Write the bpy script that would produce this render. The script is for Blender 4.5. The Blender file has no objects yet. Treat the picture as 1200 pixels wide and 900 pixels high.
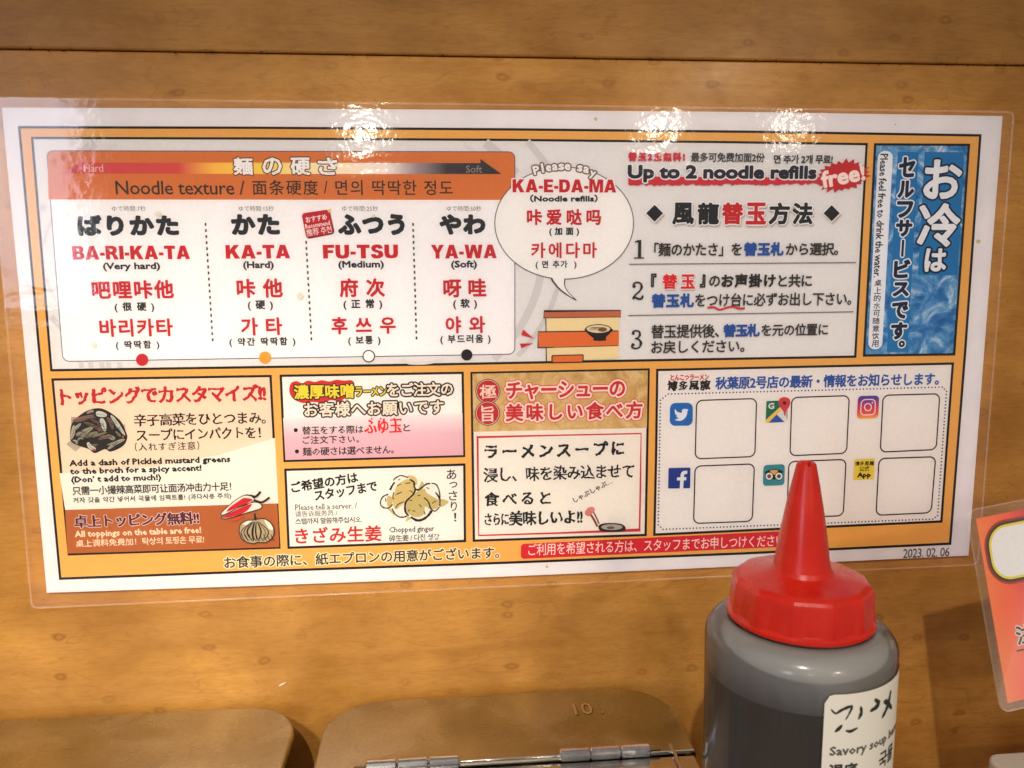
import bpy, bmesh, math, random
import numpy as np
from mathutils import Vector, Matrix
from mathutils.geometry import tessellate_polygon
from mathutils.bvhtree import BVHTree

# ------------------------------------------------------------------ camera, world, lamps, exposure
SC = bpy.context.scene
COL = SC.collection
CAM = Vector((0.16375574, -0.34212073, -0.05706326))
RX = Vector((0.99603251, -0.08873974, -0.00667119))
RY = Vector((-0.01915426, -0.14057469, -0.98988478))   # image down
RZ = Vector((0.08690432, 0.98608520, -0.14171671))     # view direction
FPX = 941.0
cd = bpy.data.cameras.new('camera')
cam = bpy.data.objects.new('camera', cd)
COL.objects.link(cam)
M = Matrix((RX, -RY, -RZ)).transposed().to_4x4()
M.translation = CAM
cam.matrix_world = M
cd.sensor_width = 36.0
cd.lens = 36.0 * FPX / 1200.0
cd.clip_start = 0.01
cd.clip_end = 50
cd.dof.use_dof = True
cd.dof.focus_distance = 0.375
cd.dof.aperture_fstop = 26.0
SC.camera = cam
vs = SC.view_settings
vs.view_transform = 'Standard'
vs.look = 'None'
vs.exposure = 0.0
vs.gamma = 1.0

world = bpy.data.worlds.new('World')
SC.world = world
world.use_nodes = True
bg = world.node_tree.nodes['Background']
bg.inputs[0].default_value = (1.0, 0.87, 0.81, 1)
bg.inputs[1].default_value = 0.25


def lamp(name, kind, loc, target, power, color, size=0.05, size_y=None, angle=None, blend=0.5):
    d = bpy.data.lights.new(name, kind)
    d.energy = power
    d.color = color
    if kind == 'AREA':
        d.size = size
        if size_y:
            d.shape = 'RECTANGLE'
            d.size_y = size_y
        else:
            d.shape = 'DISK'
    else:
        d.shadow_soft_size = size
    if angle:
        d.spot_size = angle
        d.spot_blend = blend
    o = bpy.data.objects.new(name, d)
    o.location = loc
    o.rotation_euler = (Vector(target) - Vector(loc)).to_track_quat('-Z', 'Y').to_euler()
    COL.objects.link(o)
    return o


# pendant behind and above the viewer: throws the card's shadow down the wall
lamp('pendant_lamp', 'SPOT', (-0.015, -1.02, 0.81), (0.22, 0, -0.31), 31, (1.0, 0.92, 0.83), 0.012, angle=0.54, blend=1.0)
# down-light over the left end of the counter
lamp('counter_lamp', 'SPOT', (-0.16, -0.75, 0.42), (0.04, 0, -0.25), 21, (1.0, 0.88, 0.70), 0.03, angle=0.47, blend=1.0)
# lamp to the right in front
lamp('right_lamp', 'SPOT', (0.62, -0.95, 0.28), (0.26, 0, -0.2), 5.0, (1.0, 0.84, 0.66), 0.03, angle=0.6, blend=1.0)
# two ceiling bulbs mirrored in the film
lamp('ceiling_lamp', 'AREA', (0.1335 - 0.0872 * 1.8, -0.9848 * 1.8, 0.015 + 0.1501 * 1.8), (0.13, 0, 0), 0.75, (1.0, 0.93, 0.75), 0.026)
lamp('ceiling_lamp', 'AREA', (0.2577 + 0.2619 * 1.8, -0.9537 * 1.8, 0.02 + 0.1478 * 1.8), (0.26, 0, 0), 0.5, (1.0, 0.93, 0.75), 0.03)
lamp('ceiling_lamp', 'AREA', (0.3134 + 0.3962 * 1.8, -0.9061 * 1.8, 0.02 + 0.1480 * 1.8), (0.31, 0, 0), 0.2, (1.0, 0.93, 0.75), 0.03)
# daylight from a shop window far to the left
lamp('window_light', 'AREA', (-0.86, -1.70, 0.13), (0.02, 0, -0.03), 4.6, (0.80, 0.82, 1.0), 0.34, 0.52)


def at(x, y, Y=0.0):
    d = RX * 0 + Vector(((x - 600) / FPX, (y - 450) / FPX, 1.0))
    w = RX * d.x + RY * d.y + RZ
    return CAM + w * ((Y - CAM.y) / w.y)


# ------------------------------------------------------------------ materials
def lin(c):
    def f(v):
        v /= 255.0
        return v / 12.92 if v <= 0.04045 else ((v + 0.055) / 1.055) ** 2.4
    return (f(c[0]), f(c[1]), f(c[2]), 1.0)


MATS = {}


def new_mat(name):
    m = bpy.data.materials.new(name)
    m.use_nodes = True
    return m, m.node_tree, m.node_tree.nodes['Principled BSDF']


def ink(c):
    """printing ink: flat colour with a little uneven toner"""
    key = tuple(c)
    if key in MATS:
        return MATS[key]
    m, nt, b = new_mat('ink')
    b.inputs['Roughness'].default_value = 0.65
    b.inputs['Specular IOR Level'].default_value = 0.1
    tc = nt.nodes.new('ShaderNodeTexCoord')
    n = nt.nodes.new('ShaderNodeTexNoise')
    n.inputs['Scale'].default_value = 900
    n.inputs['Detail'].default_value = 3
    nt.links.new(tc.outputs['Object'], n.inputs['Vector'])
    mx = nt.nodes.new('ShaderNodeMix')
    mx.data_type = 'RGBA'
    L = lin(c)
    lo = tuple(max(0.0, v * 0.93 - 0.002) for v in L[:3]) + (1,)
    hi = tuple(min(1.0, v * 1.05 + 0.004) for v in L[:3]) + (1,)
    mx.inputs[6].default_value = lo
    mx.inputs[7].default_value = hi
    nt.links.new(n.outputs[0], mx.inputs[0])
    nt.links.new(mx.outputs[2], b.inputs['Base Color'])
    MATS[key] = m
    return m


def nodes_noise(nt, scale, detail=4, vec=None, rough=0.6, dist=0.0):
    n = nt.nodes.new('ShaderNodeTexNoise')
    n.inputs['Scale'].default_value = scale
    n.inputs['Detail'].default_value = detail
    n.inputs['Roughness'].default_value = rough
    n.inputs['Distortion'].default_value = dist
    if vec is not None:
        nt.links.new(vec, n.inputs['Vector'])
    return n


def ramp(nt, src, stops):
    r = nt.nodes.new('ShaderNodeValToRGB')
    e = r.color_ramp.elements
    while len(e) < len(stops):
        e.new(0.5)
    for k, (p, c) in enumerate(stops):
        e[k].position = p
        e[k].color = c
    nt.links.new(src, r.inputs[0])
    return r


def mapping(nt, scale=(1, 1, 1), rot=(0, 0, 0), loc=(0, 0, 0)):
    tc = nt.nodes.new('ShaderNodeTexCoord')
    mp = nt.nodes.new('ShaderNodeMapping')
    mp.inputs['Scale'].default_value = scale
    mp.inputs['Rotation'].default_value = rot
    mp.inputs['Location'].default_value = loc
    nt.links.new(tc.outputs['Object'], mp.inputs[0])
    return mp.outputs[0]


def mixc(nt, fac, a, b, mode='MIX', f=None):
    m = nt.nodes.new('ShaderNodeMix')
    m.data_type = 'RGBA'
    m.blend_type = mode
    for i, v in ((6, a), (7, b)):
        if hasattr(v, 'node'):
            nt.links.new(v, m.inputs[i])
        else:
            m.inputs[i].default_value = v
    if hasattr(fac, 'node'):
        nt.links.new(fac, m.inputs[0])
    else:
        m.inputs[0].default_value = fac
    return m.outputs[2]


def wood_material(tone=1.0, off=0.0):
    m, nt, b = new_mat('lacquered_wood')
    v = mapping(nt, (1, 1, 1), loc=(off, off, off * 1.7))
    vg = mapping(nt, (9, 40, 130), rot=(0, math.radians(1.2), 0), loc=(off, 0, off))
    vb = mapping(nt, (7, 7, 12), loc=(off * 3, 0, off))
    blot = nodes_noise(nt, 1.6, 4, vb, 0.55)
    grain = nodes_noise(nt, 1.0, 6, vg, 0.65, 0.6)
    vf = mapping(nt, (160, 200, 900), rot=(0, math.radians(1.5), 0), loc=(off, 0, off))
    fine = nodes_noise(nt, 1.0, 3, vf, 0.6)
    c1 = ramp(nt, blot.outputs[0], [(0.3, (0.39 * tone, 0.176 * tone, 0.034 * tone, 1)), (0.68, (0.60 * tone, 0.292 * tone, 0.066 * tone, 1))]).outputs[0]
    c2 = ramp(nt, grain.outputs[0], [(0.35, (0.80, 0.74, 0.66, 1)), (0.6, (1, 1, 1, 1)), (0.78, (1.0, 1.0, 1.0, 1))]).outputs[0]
    c = mixc(nt, 0.55, c1, c2, 'MULTIPLY')
    c3 = ramp(nt, fine.outputs[0], [(0.34, (0.78, 0.70, 0.6, 1)), (0.55, (1, 1, 1, 1))]).outputs[0]
    c = mixc(nt, 0.45, c, c3, 'MULTIPLY')
    dap = nodes_noise(nt, 1.0, 4, mapping(nt, (34, 30, 46), loc=(off, 0, off)), 0.6, 0.4)
    c4 = ramp(nt, dap.outputs[0], [(0.34, (0.84, 0.79, 0.72, 1)), (0.52, (1, 1, 1, 1)), (0.70, (1.12, 1.12, 1.06, 1))])
    c = mixc(nt, 0.8, c, c4.outputs[0], 'MULTIPLY')
    # bird's-eye flecks: sparse little rings and dashes
    vk = mapping(nt, (46, 46, 76), rot=(math.pi / 2, 0, 0), loc=(off, 0, off))
    wob = nodes_noise(nt, 2.2, 2, vk)
    add = nt.nodes.new('ShaderNodeVectorMath')
    add.operation = 'MULTIPLY_ADD'
    add.inputs[1].default_value = (0.22, 0.22, 0.22)
    nt.links.new(wob.outputs[1], add.inputs[0])
    nt.links.new(vk, add.inputs[2])
    vo = nt.nodes.new('ShaderNodeTexVoronoi')
    vo.voronoi_dimensions = '2D'
    vo.inputs['Scale'].default_value = 1.0
    nt.links.new(add.outputs[0], vo.inputs['Vector'])
    ring = ramp(nt, vo.outputs['Distance'], [(0.0, (0.6, 0.6, 0.6, 1)), (0.035, (0.2, 0.2, 0.2, 1)), (0.075, (0.8, 0.8, 0.8, 1)), (0.17, (0, 0, 0, 1))])
    sep = nt.nodes.new('ShaderNodeSeparateColor')
    nt.links.new(vo.outputs['Color'], sep.inputs[0])
    sel = ramp(nt, sep.outputs[0], [(0.55, (0, 0, 0, 1)), (1.0, (0.9, 0.9, 0.9, 1))])
    mul = nt.nodes.new('ShaderNodeMath')
    mul.operation = 'MULTIPLY'
    nt.links.new(ring.outputs[0], mul.inputs[0])
    nt.links.new(sel.outputs[0], mul.inputs[1])
    c = mixc(nt, mul.outputs[0], c, (0.23 * tone, 0.085 * tone, 0.014 * tone, 1))
    # long dark pore lines
    vl = mapping(nt, (14, 30, 60), rot=(0, math.radians(2.0), 0), loc=(off * 2, 0, off))
    ln = nodes_noise(nt, 1.0, 2, vl, 0.5, 2.2)
    lr = ramp(nt, ln.outputs[0], [(0.488, (0, 0, 0, 1)), (0.50, (0.32, 0.32, 0.32, 1)), (0.512, (0, 0, 0, 1))])
    c = mixc(nt, lr.outputs[0], c, (0.27 * tone, 0.11 * tone, 0.02 * tone, 1))
    nt.links.new(c, b.inputs['Base Color'])
    b.inputs['Specular IOR Level'].default_value = 0.25
    sm = nodes_noise(nt, 26, 4, v)
    rr = ramp(nt, sm.outputs[0], [(0.3, (0.22, 0.22, 0.22, 1)), (0.7, (0.42, 0.42, 0.42, 1))])
    nt.links.new(rr.outputs[0], b.inputs['Roughness'])
    bp = nt.nodes.new('ShaderNodeBump')
    bp.inputs['Strength'].default_value = 0.25
    bp.inputs['Distance'].default_value = 0.0004
    h = mixc(nt, 0.5, grain.outputs[0], nodes_noise(nt, 70, 3, v).outputs[0])
    nt.links.new(h, bp.inputs['Height'])
    nt.links.new(bp.outputs[0], b.inputs['Normal'])
    return m


def film_material(name='laminate_film', haze=0.016, wav=1.0, gloss=1.15):
    m, nt, b = new_mat(name)
    nt.nodes.remove(b)
    out = nt.nodes['Material Output']
    tr = nt.nodes.new('ShaderNodeBsdfTransparent')
    gl = nt.nodes.new('ShaderNodeBsdfGlossy')
    gl.inputs['Roughness'].default_value = 0.085
    df = nt.nodes.new('ShaderNodeBsdfDiffuse')
    df.inputs[0].default_value = (0.85, 0.82, 0.8, 1)
    v = mapping(nt)
    v2 = mapping(nt, (1, 1, 2.2))
    big = nodes_noise(nt, 34, 2, v2, 0.5, 0.8)
    mid = nodes_noise(nt, 260, 2, v, 0.55)
    b1 = nt.nodes.new('ShaderNodeBump')
    b1.inputs['Strength'].default_value = 1.0
    b1.inputs['Distance'].default_value = 0.00015 * wav
    nt.links.new(big.outputs[0], b1.inputs['Height'])
    b2 = nt.nodes.new('ShaderNodeBump')
    b2.inputs['Strength'].default_value = 1.0
    b2.inputs['Distance'].default_value = 0.000065 * wav
    nt.links.new(mid.outputs[0], b2.inputs['Height'])
    nt.links.new(b1.outputs[0], b2.inputs['Normal'])
    nt.links.new(b2.outputs[0], gl.inputs['Normal'])
    fr = nt.nodes.new('ShaderNodeFresnel')
    fr.inputs[0].default_value = 1.5
    mulf = nt.nodes.new('ShaderNodeMath')
    mulf.operation = 'MULTIPLY'
    mulf.inputs[1].default_value = gloss
    nt.links.new(fr.outputs[0], mulf.inputs[0])
    m1 = nt.nodes.new('ShaderNodeMixShader')
    # faint greasy smears make the film a touch milky
    sme = nodes_noise(nt, 18, 4, mapping(nt, (1, 1, 1.6)), 0.6)
    hz = nt.nodes.new('ShaderNodeMapRange')
    hz.inputs[1].default_value = 0.35
    hz.inputs[2].default_value = 0.7
    hz.inputs[3].default_value = haze * 0.5
    hz.inputs[4].default_value = haze * 1.6
    nt.links.new(sme.outputs[0], hz.inputs[0])
    nt.links.new(hz.outputs[0], m1.inputs[0])
    nt.links.new(tr.outputs[0], m1.inputs[1])
    nt.links.new(df.outputs[0], m1.inputs[2])
    m2 = nt.nodes.new('ShaderNodeMixShader')
    nt.links.new(mulf.outputs[0], m2.inputs[0])
    nt.links.new(gl.outputs[0], m2.inputs[2])
    ad = nt.nodes.new('ShaderNodeAddShader')
    nt.links.new(m1.outputs[0], ad.inputs[0])
    nt.links.new(m2.outputs[0], ad.inputs[1])
    nt.links.new(ad.outputs[0], out.inputs['Surface'])
    return m


def simple_mat(name, c, rough=0.5, metal=0.0, spec=0.5, **kw):
    m, nt, b = new_mat(name)
    b.inputs['Base Color'].default_value = lin(c)
    b.inputs['Roughness'].default_value = rough
    b.inputs['Metallic'].default_value = metal
    b.inputs['Specular IOR Level'].default_value = spec
    for k, v in kw.items():
        b.inputs[k].default_value = v
    return m


# ------------------------------------------------------------------ object helpers
def empty(name, loc, **props):
    o = bpy.data.objects.new(name, None)
    o.location = loc
    COL.objects.link(o)
    for k, v in props.items():
        o[k] = v
    return o


def link(name, me, parent=None, **props):
    """mesh data is written in world coordinates; children are shifted back by their parents' places"""
    o = bpy.data.objects.new(name, me)
    COL.objects.link(o)
    off = Vector((0, 0, 0))
    p = parent
    while p is not None:
        off += p.location
        p = p.parent
    if parent is not None:
        o.parent = parent
        o.location = -off
    for k, v in props.items():
        o[k] = v
    return o


def bm_obj(name, bm, mats, parent=None, smooth=False, **props):
    me = bpy.data.meshes.new(name)
    bm.to_mesh(me)
    bm.free()
    for m in (mats if isinstance(mats, (list, tuple)) else [mats]):
        me.materials.append(m)
    if smooth:
        for p in me.polygons:
            p.use_smooth = True
    return link(name, me, parent, **props)


def box_bm(lo, hi, bev=0.0, seg=2):
    bm = bmesh.new()
    bmesh.ops.create_cube(bm, size=1)
    for v in bm.verts:
        v.co = Vector([(lo[i] + hi[i]) / 2 + v.co[i] * (hi[i] - lo[i]) for i in range(3)])
    if bev:
        bmesh.ops.bevel(bm, geom=bm.edges[:], offset=bev, segments=seg, affect='EDGES', profile=0.5)
    return bm


# ------------------------------------------------------------------ print on flat sheets
SHEET_Y = -0.0016
rng = random.Random(7)


class Plane:
    """maps picture measurements onto a flat sheet standing in the scene"""

    def __init__(self, o, ex, ey, n):
        self.o, self.ex, self.ey, self.n = o, ex, ey, n

    def uv(self, p):
        w = RX * ((p[0] - 600) / FPX) + RY * ((p[1] - 450) / FPX) + RZ
        k = (self.o - CAM).dot(self.n) / w.dot(self.n)
        q = CAM + w * k - self.o
        return Vector((q.dot(self.ex), q.dot(self.ey)))

    def w(self, uv, z):
        return self.o + self.ex * uv[0] + self.ey * uv[1] + self.n * z


WALLP = Plane(Vector((0, SHEET_Y, 0)), Vector((1, 0, 0)), Vector((0, 0, 1)), Vector((0, -1, 0)))
STEP = 5e-6
_gc = {}


def glyphs(body, spc, res):
    key = (body, round(spc, 3), res)
    if key in _gc:
        return _gc[key]
    cu = bpy.data.curves.new('lettering', 'FONT')
    cu.body = body
    cu.resolution_u = res
    cu.space_character = spc
    cu.size = 1.0
    o = bpy.data.objects.new('lettering', cu)
    COL.objects.link(o)
    me = bpy.data.meshes.new_from_object(o.evaluated_get(bpy.context.evaluated_depsgraph_get()))
    n = len(me.vertices)
    co = np.zeros(n * 3)
    me.vertices.foreach_get('co', co)
    co = co.reshape(-1, 3)[:, :2].copy()
    faces = [tuple(p.vertices) for p in me.polygons]
    cnt = {}
    for f in faces:
        for i in range(len(f)):
            a, b = f[i], f[(i + 1) % len(f)]
            k = (min(a, b), max(a, b))
            cnt[k] = cnt.get(k, 0) + 1
    edges = [k for k, c in cnt.items() if c == 1]
    bpy.data.objects.remove(o)
    bpy.data.meshes.remove(me)
    bpy.data.curves.remove(cu)
    _gc[key] = (co, faces, edges)
    return _gc[key]


CAPS = {
    'I': (0.34, [[[(0, 0), (.34, 0), (.34, 1), (0, 1)]]]),
    'T': (0.86, [[[(.26, 0), (.60, 0), (.60, .76), (.86, .76), (.86, 1), (0, 1), (0, .76), (.26, .76)]]]),
    'A': (1.06, [[[(0, 0), (.34, 0), (.39, .17), (.67, .17), (.72, 0), (1.06, 0), (.72, 1), (.34, 1)], [(.46, .37), (.60, .37), (.53, .66)]]]),
    'K': (1.02, [[[(0, 0), (.32, 0), (.32, .28), (.43, .40), (.64, 0), (1.02, 0), (.66, .61), (1.0, 1), (.60, 1), (.32, .64), (.32, 1), (0, 1)]]]),
    'F': (0.76, [[[(0, 0), (.33, 0), (.33, .40), (.68, .40), (.68, .61), (.33, .61), (.33, .78), (.76, .78), (.76, 1), (0, 1)]]]),
    'E': (0.80, [[[(0, 0), (.80, 0), (.80, .22), (.33, .22), (.33, .40), (.73, .40), (.73, .60), (.33, .60), (.33, .78), (.79, .78), (.79, 1), (0, 1)]]]),
    'U': (0.92, [[[(0, 1), (0, .36), (.05, .14), (.18, .03), (.46, -.02), (.74, .03), (.87, .14), (.92, .36), (.92, 1), (.60, 1), (.60, .38), (.56, .26), (.46, .22), (.36, .26), (.32, .38), (.32, 1)]]]),
    'S': (0.84, [[[(0, .30), (.04, .12), (.18, 0), (.43, -.02), (.68, .03), (.82, .16), (.84, .32), (.78, .48), (.62, .56), (.40, .62), (.32, .68), (.36, .76), (.46, .78), (.52, .70),
                    (.81, .72), (.76, .90), (.62, 1), (.42, 1.02), (.18, .98), (.05, .86), (.03, .70), (.10, .55), (.28, .45), (.48, .39), (.52, .30), (.46, .22), (.36, .22), (.30, .32)]]]),
    'Y': (1.04, [[[(.36, 0), (.68, 0), (.68, .40), (1.04, 1), (.68, 1), (.52, .66), (.36, 1), (0, 1), (.36, .40)]]]),
    'W': (1.44, [[[(.20, 0), (.55, 0), (.72, .58), (.89, 0), (1.24, 0), (1.44, 1), (1.12, 1), (1.04, .44), (.88, 1), (.56, 1), (.40, .44), (.32, 1), (0, 1)]]]),
    'M': (1.20, [[[(0, 0), (.29, 0), (.29, .70), (.47, 0), (.73, 0), (.91, .70), (.91, 0), (1.20, 0), (1.20, 1), (.76, 1), (.60, .42), (.44, 1), (0, 1)]]]),
    'D': (0.94, [[[(0, 0), (.48, 0), (.74, .06), (.89, .22), (.94, .50), (.89, .78), (.74, .94), (.48, 1), (0, 1)], [(.32, .23), (.32, .77), (.46, .77), (.58, .70), (.62, .50), (.58, .30), (.46, .23)]]]),
    'B': (0.92, [[[(0, 0), (.60, 0), (.82, .08), (.92, .27), (.87, .45), (.72, .53), (.83, .61), (.87, .75), (.79, .93), (.58, 1), (0, 1)],
                   [(.32, .20), (.32, .42), (.49, .42), (.58, .37), (.58, .25), (.49, .20)], [(.32, .61), (.32, .80), (.47, .80), (.54, .75), (.54, .66), (.47, .61)]]]),
    'R': (0.98, [[[(0, 0), (.32, 0), (.32, .38), (.40, .38), (.52, .30), (.62, 0), (.98, 0), (.84, .30), (.72, .43), (.84, .54), (.89, .71), (.81, .92), (.58, 1), (0, 1)],
                   [(.32, .58), (.32, .79), (.48, .79), (.56, .75), (.56, .62), (.48, .58)]]]),
    '-': (0.36, [[[(0, .28), (.36, .28), (.36, .50), (0, .50)]]]),
}


class Art:
    """collects flat inked shapes; each next one lies a few microns above the last"""

    def __init__(self, z0, plane=WALLP):
        self.z = z0
        self.plane = plane
        self.V, self.F, self.MI, self.mats = [], [], [], []

    def mi(self, c):
        m = c if isinstance(c, bpy.types.Material) else ink(c)
        if m not in self.mats:
            self.mats.append(m)
        return self.mats.index(m)

    def up(self):
        self.z += STEP
        return self.z

    def fill_uv(self, uvs, c):
        z = self.up()
        base = len(self.V)
        k = self.mi(c)
        self.V += [self.plane.w(u, z) for u in uvs]
        for t in tessellate_polygon([[Vector((u[0], u[1], 0)) for u in uvs]]):
            self.F.append(tuple(base + i for i in t))
            self.MI.append(k)

    def poly(self, pts, c):
        self.fill_uv([self.plane.uv(p) for p in pts], c)

    def smooth_poly(self, pts, c, n=5):
        self.poly(catmull(pts, n, True), c)

    def px(self, x, y):
        a = self.plane.uv((x, y))
        b = self.plane.uv((x + 1, y))
        return (b - a).length

    def line(self, pts, w, c, closed=False, taper=False, wob=0.0):
        """a drawn stroke w px wide"""
        uv = [self.plane.uv(p) for p in pts]
        s = self.px(*pts[len(pts) // 2])
        if closed:
            uv = uv + [uv[0]]
        n = len(uv)
        L, R = [], []
        for i in range(n):
            a = uv[i - 1] if i else (uv[-2] if closed else uv[0])
            b = uv[i + 1] if i < n - 1 else (uv[1] if closed else uv[-1])
            d = (b - a)
            if d.length < 1e-12:
                d = Vector((1, 0))
            d.normalize()
            d0 = (uv[i] - a).normalized() if (uv[i] - a).length > 1e-12 else d
            k = 1.0 / max(0.5, abs(d.dot(d0)))
            ww = w * s * 0.5
            if taper:
                t = i / (n - 1)
                ww *= 0.25 + 0.75 * math.sin(math.pi * min(1, max(0, t))) ** 0.7
            if wob:
                ww *= 1 + wob * rng.uniform(-1, 1)
            nn = Vector((-d.y, d.x)) * ww * k
            L.append(uv[i] + nn)
            R.append(uv[i] - nn)
        z = self.up()
        base = len(self.V)
        k = self.mi(c)
        for i in range(n):
            self.V.append(self.plane.w(L[i], z))
            self.V.append(self.plane.w(R[i], z))
        for i in range(n - 1):
            self.F.append((base + 2 * i, base + 2 * i + 1, base + 2 * i + 3, base + 2 * i + 2))
            self.MI.append(k)

    def curve(self, pts, w, c, closed=False, taper=False, n=5, wob=0.0):
        self.line(catmull(pts, n, closed), w, c, closed, taper, wob)

    def ellipse(self, cx, cy, rx, ry, c, rot=0.0, n=28):
        self.poly(ell(cx, cy, rx, ry, rot, n), c)

    def rrect(self, quad, r, c):
        self.poly(round_quad(quad, r), c)

    def text(self, body, x0, x1, y0, y1, c, w=0.0, outl=(), rot=0.0, res=2, spc=None, brush=0.0, shadow=None, slant=0.0):
        """lettering that fills the measured box; w emboldens, outl adds outer strokes (colour, px)"""
        cx, cy = (x0 + x1) / 2, (y0 + y1) / 2
        s = self.px(cx, cy)
        cu = self.plane.uv((cx, cy))
        W = (self.plane.uv((x1, cy)) - self.plane.uv((x0, cy))).length - w * s
        H = abs((self.plane.uv((cx, y1)) - self.plane.uv((cx, y0))).y) - w * s
        n = len(body)
        sp = 1.0
        if n > 1 and spc is None:
            a = glyphs(body, 1.0, res)[0]
            b = glyphs(body, 1.5, res)[0]
            h = np.ptp(a[:, 1])
            w1, w2 = np.ptp(a[:, 0]), np.ptp(b[:, 0])
            want = W / H * h
            sp = 1 + 0.5 * (want - w1) / max(1e-6, (w2 - w1))
            sp = min(1.9, max(0.93, sp))
            if all(ord(q_) < 256 for q_ in body.replace('（', '').replace('）', '').replace('’', '')):
                sp = min(sp, 1.0)
        elif spc:
            sp = spc
        co, faces, edges = glyphs(body, sp, res)
        lo, hi = co.min(0), co.max(0)
        q = (co - (lo + hi) / 2) / np.maximum(hi - lo, 1e-6) * np.array([W, H])
        if slant:
            q[:, 0] += q[:, 1] * slant
        if brush:
            amp = brush * s
            f1 = 2 * math.pi / (9 * s)
            q = q + amp * np.stack([np.sin(q[:, 1] * f1 + q[:, 0] * f1 * 0.7) + 0.6 * np.sin(q[:, 0] * f1 * 2.3),
                                    np.sin(q[:, 0] * f1 * 0.8 + 1.3) + 0.6 * np.sin(q[:, 1] * f1 * 2.1 + q[:, 0] * f1)], 1)
        if rot:
            ca, sa = math.cos(rot), math.sin(rot)
            q = q @ np.array([[ca, sa], [-sa, ca]])
        q = q + np.array([cu.x, cu.y])
        if shadow:
            col, dx, dy, sw = shadow
            self._ink(q + np.array([dx * s, -dy * s]), faces, edges, col, sw * s, brush)
        for col, ow in sorted(outl, key=lambda t: -t[1]):
            self._ink(q, faces, edges, col, (ow + w / 2) * s, 0)
        self._ink(q, faces, edges, c, w * s / 2, brush)

    def caps(self, body, x0, x1, y0, y1, c, outl=()):
        """heavy grotesque capitals built from outlines"""
        cy = (y0 + y1) / 2
        A = self.plane.uv((x0, cy))
        B = self.plane.uv((x1, cy))
        H = abs((self.plane.uv(((x0 + x1) / 2, y1)) - self.plane.uv(((x0 + x1) / 2, y0))).y)
        gap = 0.075
        tot = sum(CAPS[ch][0] for ch in body) + gap * (len(body) - 1)
        kx = (B.x - A.x) / tot
        yb = (A.y + B.y) / 2 - H / 2
        for pas in [o for o in sorted(outl, key=lambda t: -t[1])] + [(c, 0)]:
            x = A.x
            for ch in body:
                w, shapes = CAPS[ch]
                for loops in shapes:
                    LL = [[(x + p[0] * kx, yb + p[1] * H) for p in lp] for lp in loops]
                    pts = [p for lp in LL for p in lp]
                    fc = [tuple(t) for t in tessellate_polygon([[Vector((p[0], p[1], 0)) for p in lp] for lp in LL])]
                    ed = []
                    o = 0
                    for lp in LL:
                        ed += [(o + i, o + (i + 1) % len(lp)) for i in range(len(lp))]
                        o += len(lp)
                    zk = self.z
                    self._ink(np.array(pts), fc, ed, pas[0], pas[1] * self.px(x0, cy))
                    self.z = zk
                x += (w + gap) * kx
            self.z += 3 * STEP

    def _ink(self, q, faces, edges, c, r, brush=0.0):
        z = self.up()
        k = self.mi(c)
        base = len(self.V)
        for p in q:
            self.V.append(self.plane.w(p, z))
        for f in faces:
            self.F.append(tuple(base + i for i in f))
            self.MI.append(k)
        if r <= 0:
            return
        self.z += STEP
        for a, b in edges:
            pa, pb = q[a], q[b]
            d = pb - pa
            L = math.hypot(*d)
            if L < 1e-9:
                continue
            d = d / L
            rr = r
            if brush:
                rr = r * (0.55 + 0.75 * abs(d[1]) + 0.25 * math.sin(pa[0] * 4000 + pa[1] * 3000))
            nn = np.array([-d[1], d[0]]) * rr
            zz = z + STEP * rng.uniform(0.2, 1.0)
            bs = len(self.V)
            e = d * rr
            for p in (pa - nn, pa - 0.7 * (nn + e), pa - e, pa + 0.7 * (nn - e), pa + nn, pb + nn, pb + 0.7 * (nn + e), pb + e, pb + 0.7 * (e - nn), pb - nn):
                self.V.append(self.plane.w(p, zz))
            self.F.append(tuple(range(bs, bs + 10)))
            self.MI.append(k)

    def build(self, name, parent, **props):
        me = bpy.data.meshes.new(name)
        me.from_pydata([tuple(v) for v in self.V], [], self.F)
        for m in self.mats:
            me.materials.append(m)
        me.polygons.foreach_set('material_index', self.MI)
        me.update()
        return link(name, me, parent, **props)


def catmull(pts, n=5, closed=False):
    P = [Vector(p) for p in pts]
    N = len(P)
    out = []
    rngi = range(N) if closed else range(N - 1)
    for i in rngi:
        p0 = P[(i - 1) % N] if closed or i > 0 else P[i]
        p1, p2 = P[i], P[(i + 1) % N]
        p3 = P[(i + 2) % N] if closed or i < N - 2 else P[(i + 1) % N]
        for k in range(n):
            t = k / n
            out.append(0.5 * ((2 * p1) + (p2 - p0) * t + (2 * p0 - 5 * p1 + 4 * p2 - p3) * t * t + (-p0 + 3 * p1 - 3 * p2 + p3) * t ** 3))
    if not closed:
        out.append(P[-1])
    return [tuple(v) for v in out]


def ell(cx, cy, rx, ry, rot=0.0, n=28):
    ca, sa = math.cos(rot), math.sin(rot)
    r = []
    for i in range(n):
        a = 2 * math.pi * i / n
        x, y = rx * math.cos(a), ry * math.sin(a)
        r.append((cx + x * ca - y * sa, cy + x * sa + y * ca))
    return r


def round_quad(q, r, n=5):
    """q: TL TR BR BL"""
    Q = [Vector(p) for p in q]
    out = []
    for i in range(4):
        p, a, b = Q[i], Q[i - 1], Q[(i + 1) % 4]
        d1 = (a - p).normalized() * r
        d2 = (b - p).normalized() * r
        for k in range(n + 1):
            t = k / n
            ang = t * math.pi / 2
            out.append(tuple(p + d1 * (1 - math.sin(ang)) + d2 * (1 - math.cos(ang))))
    return out


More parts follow.
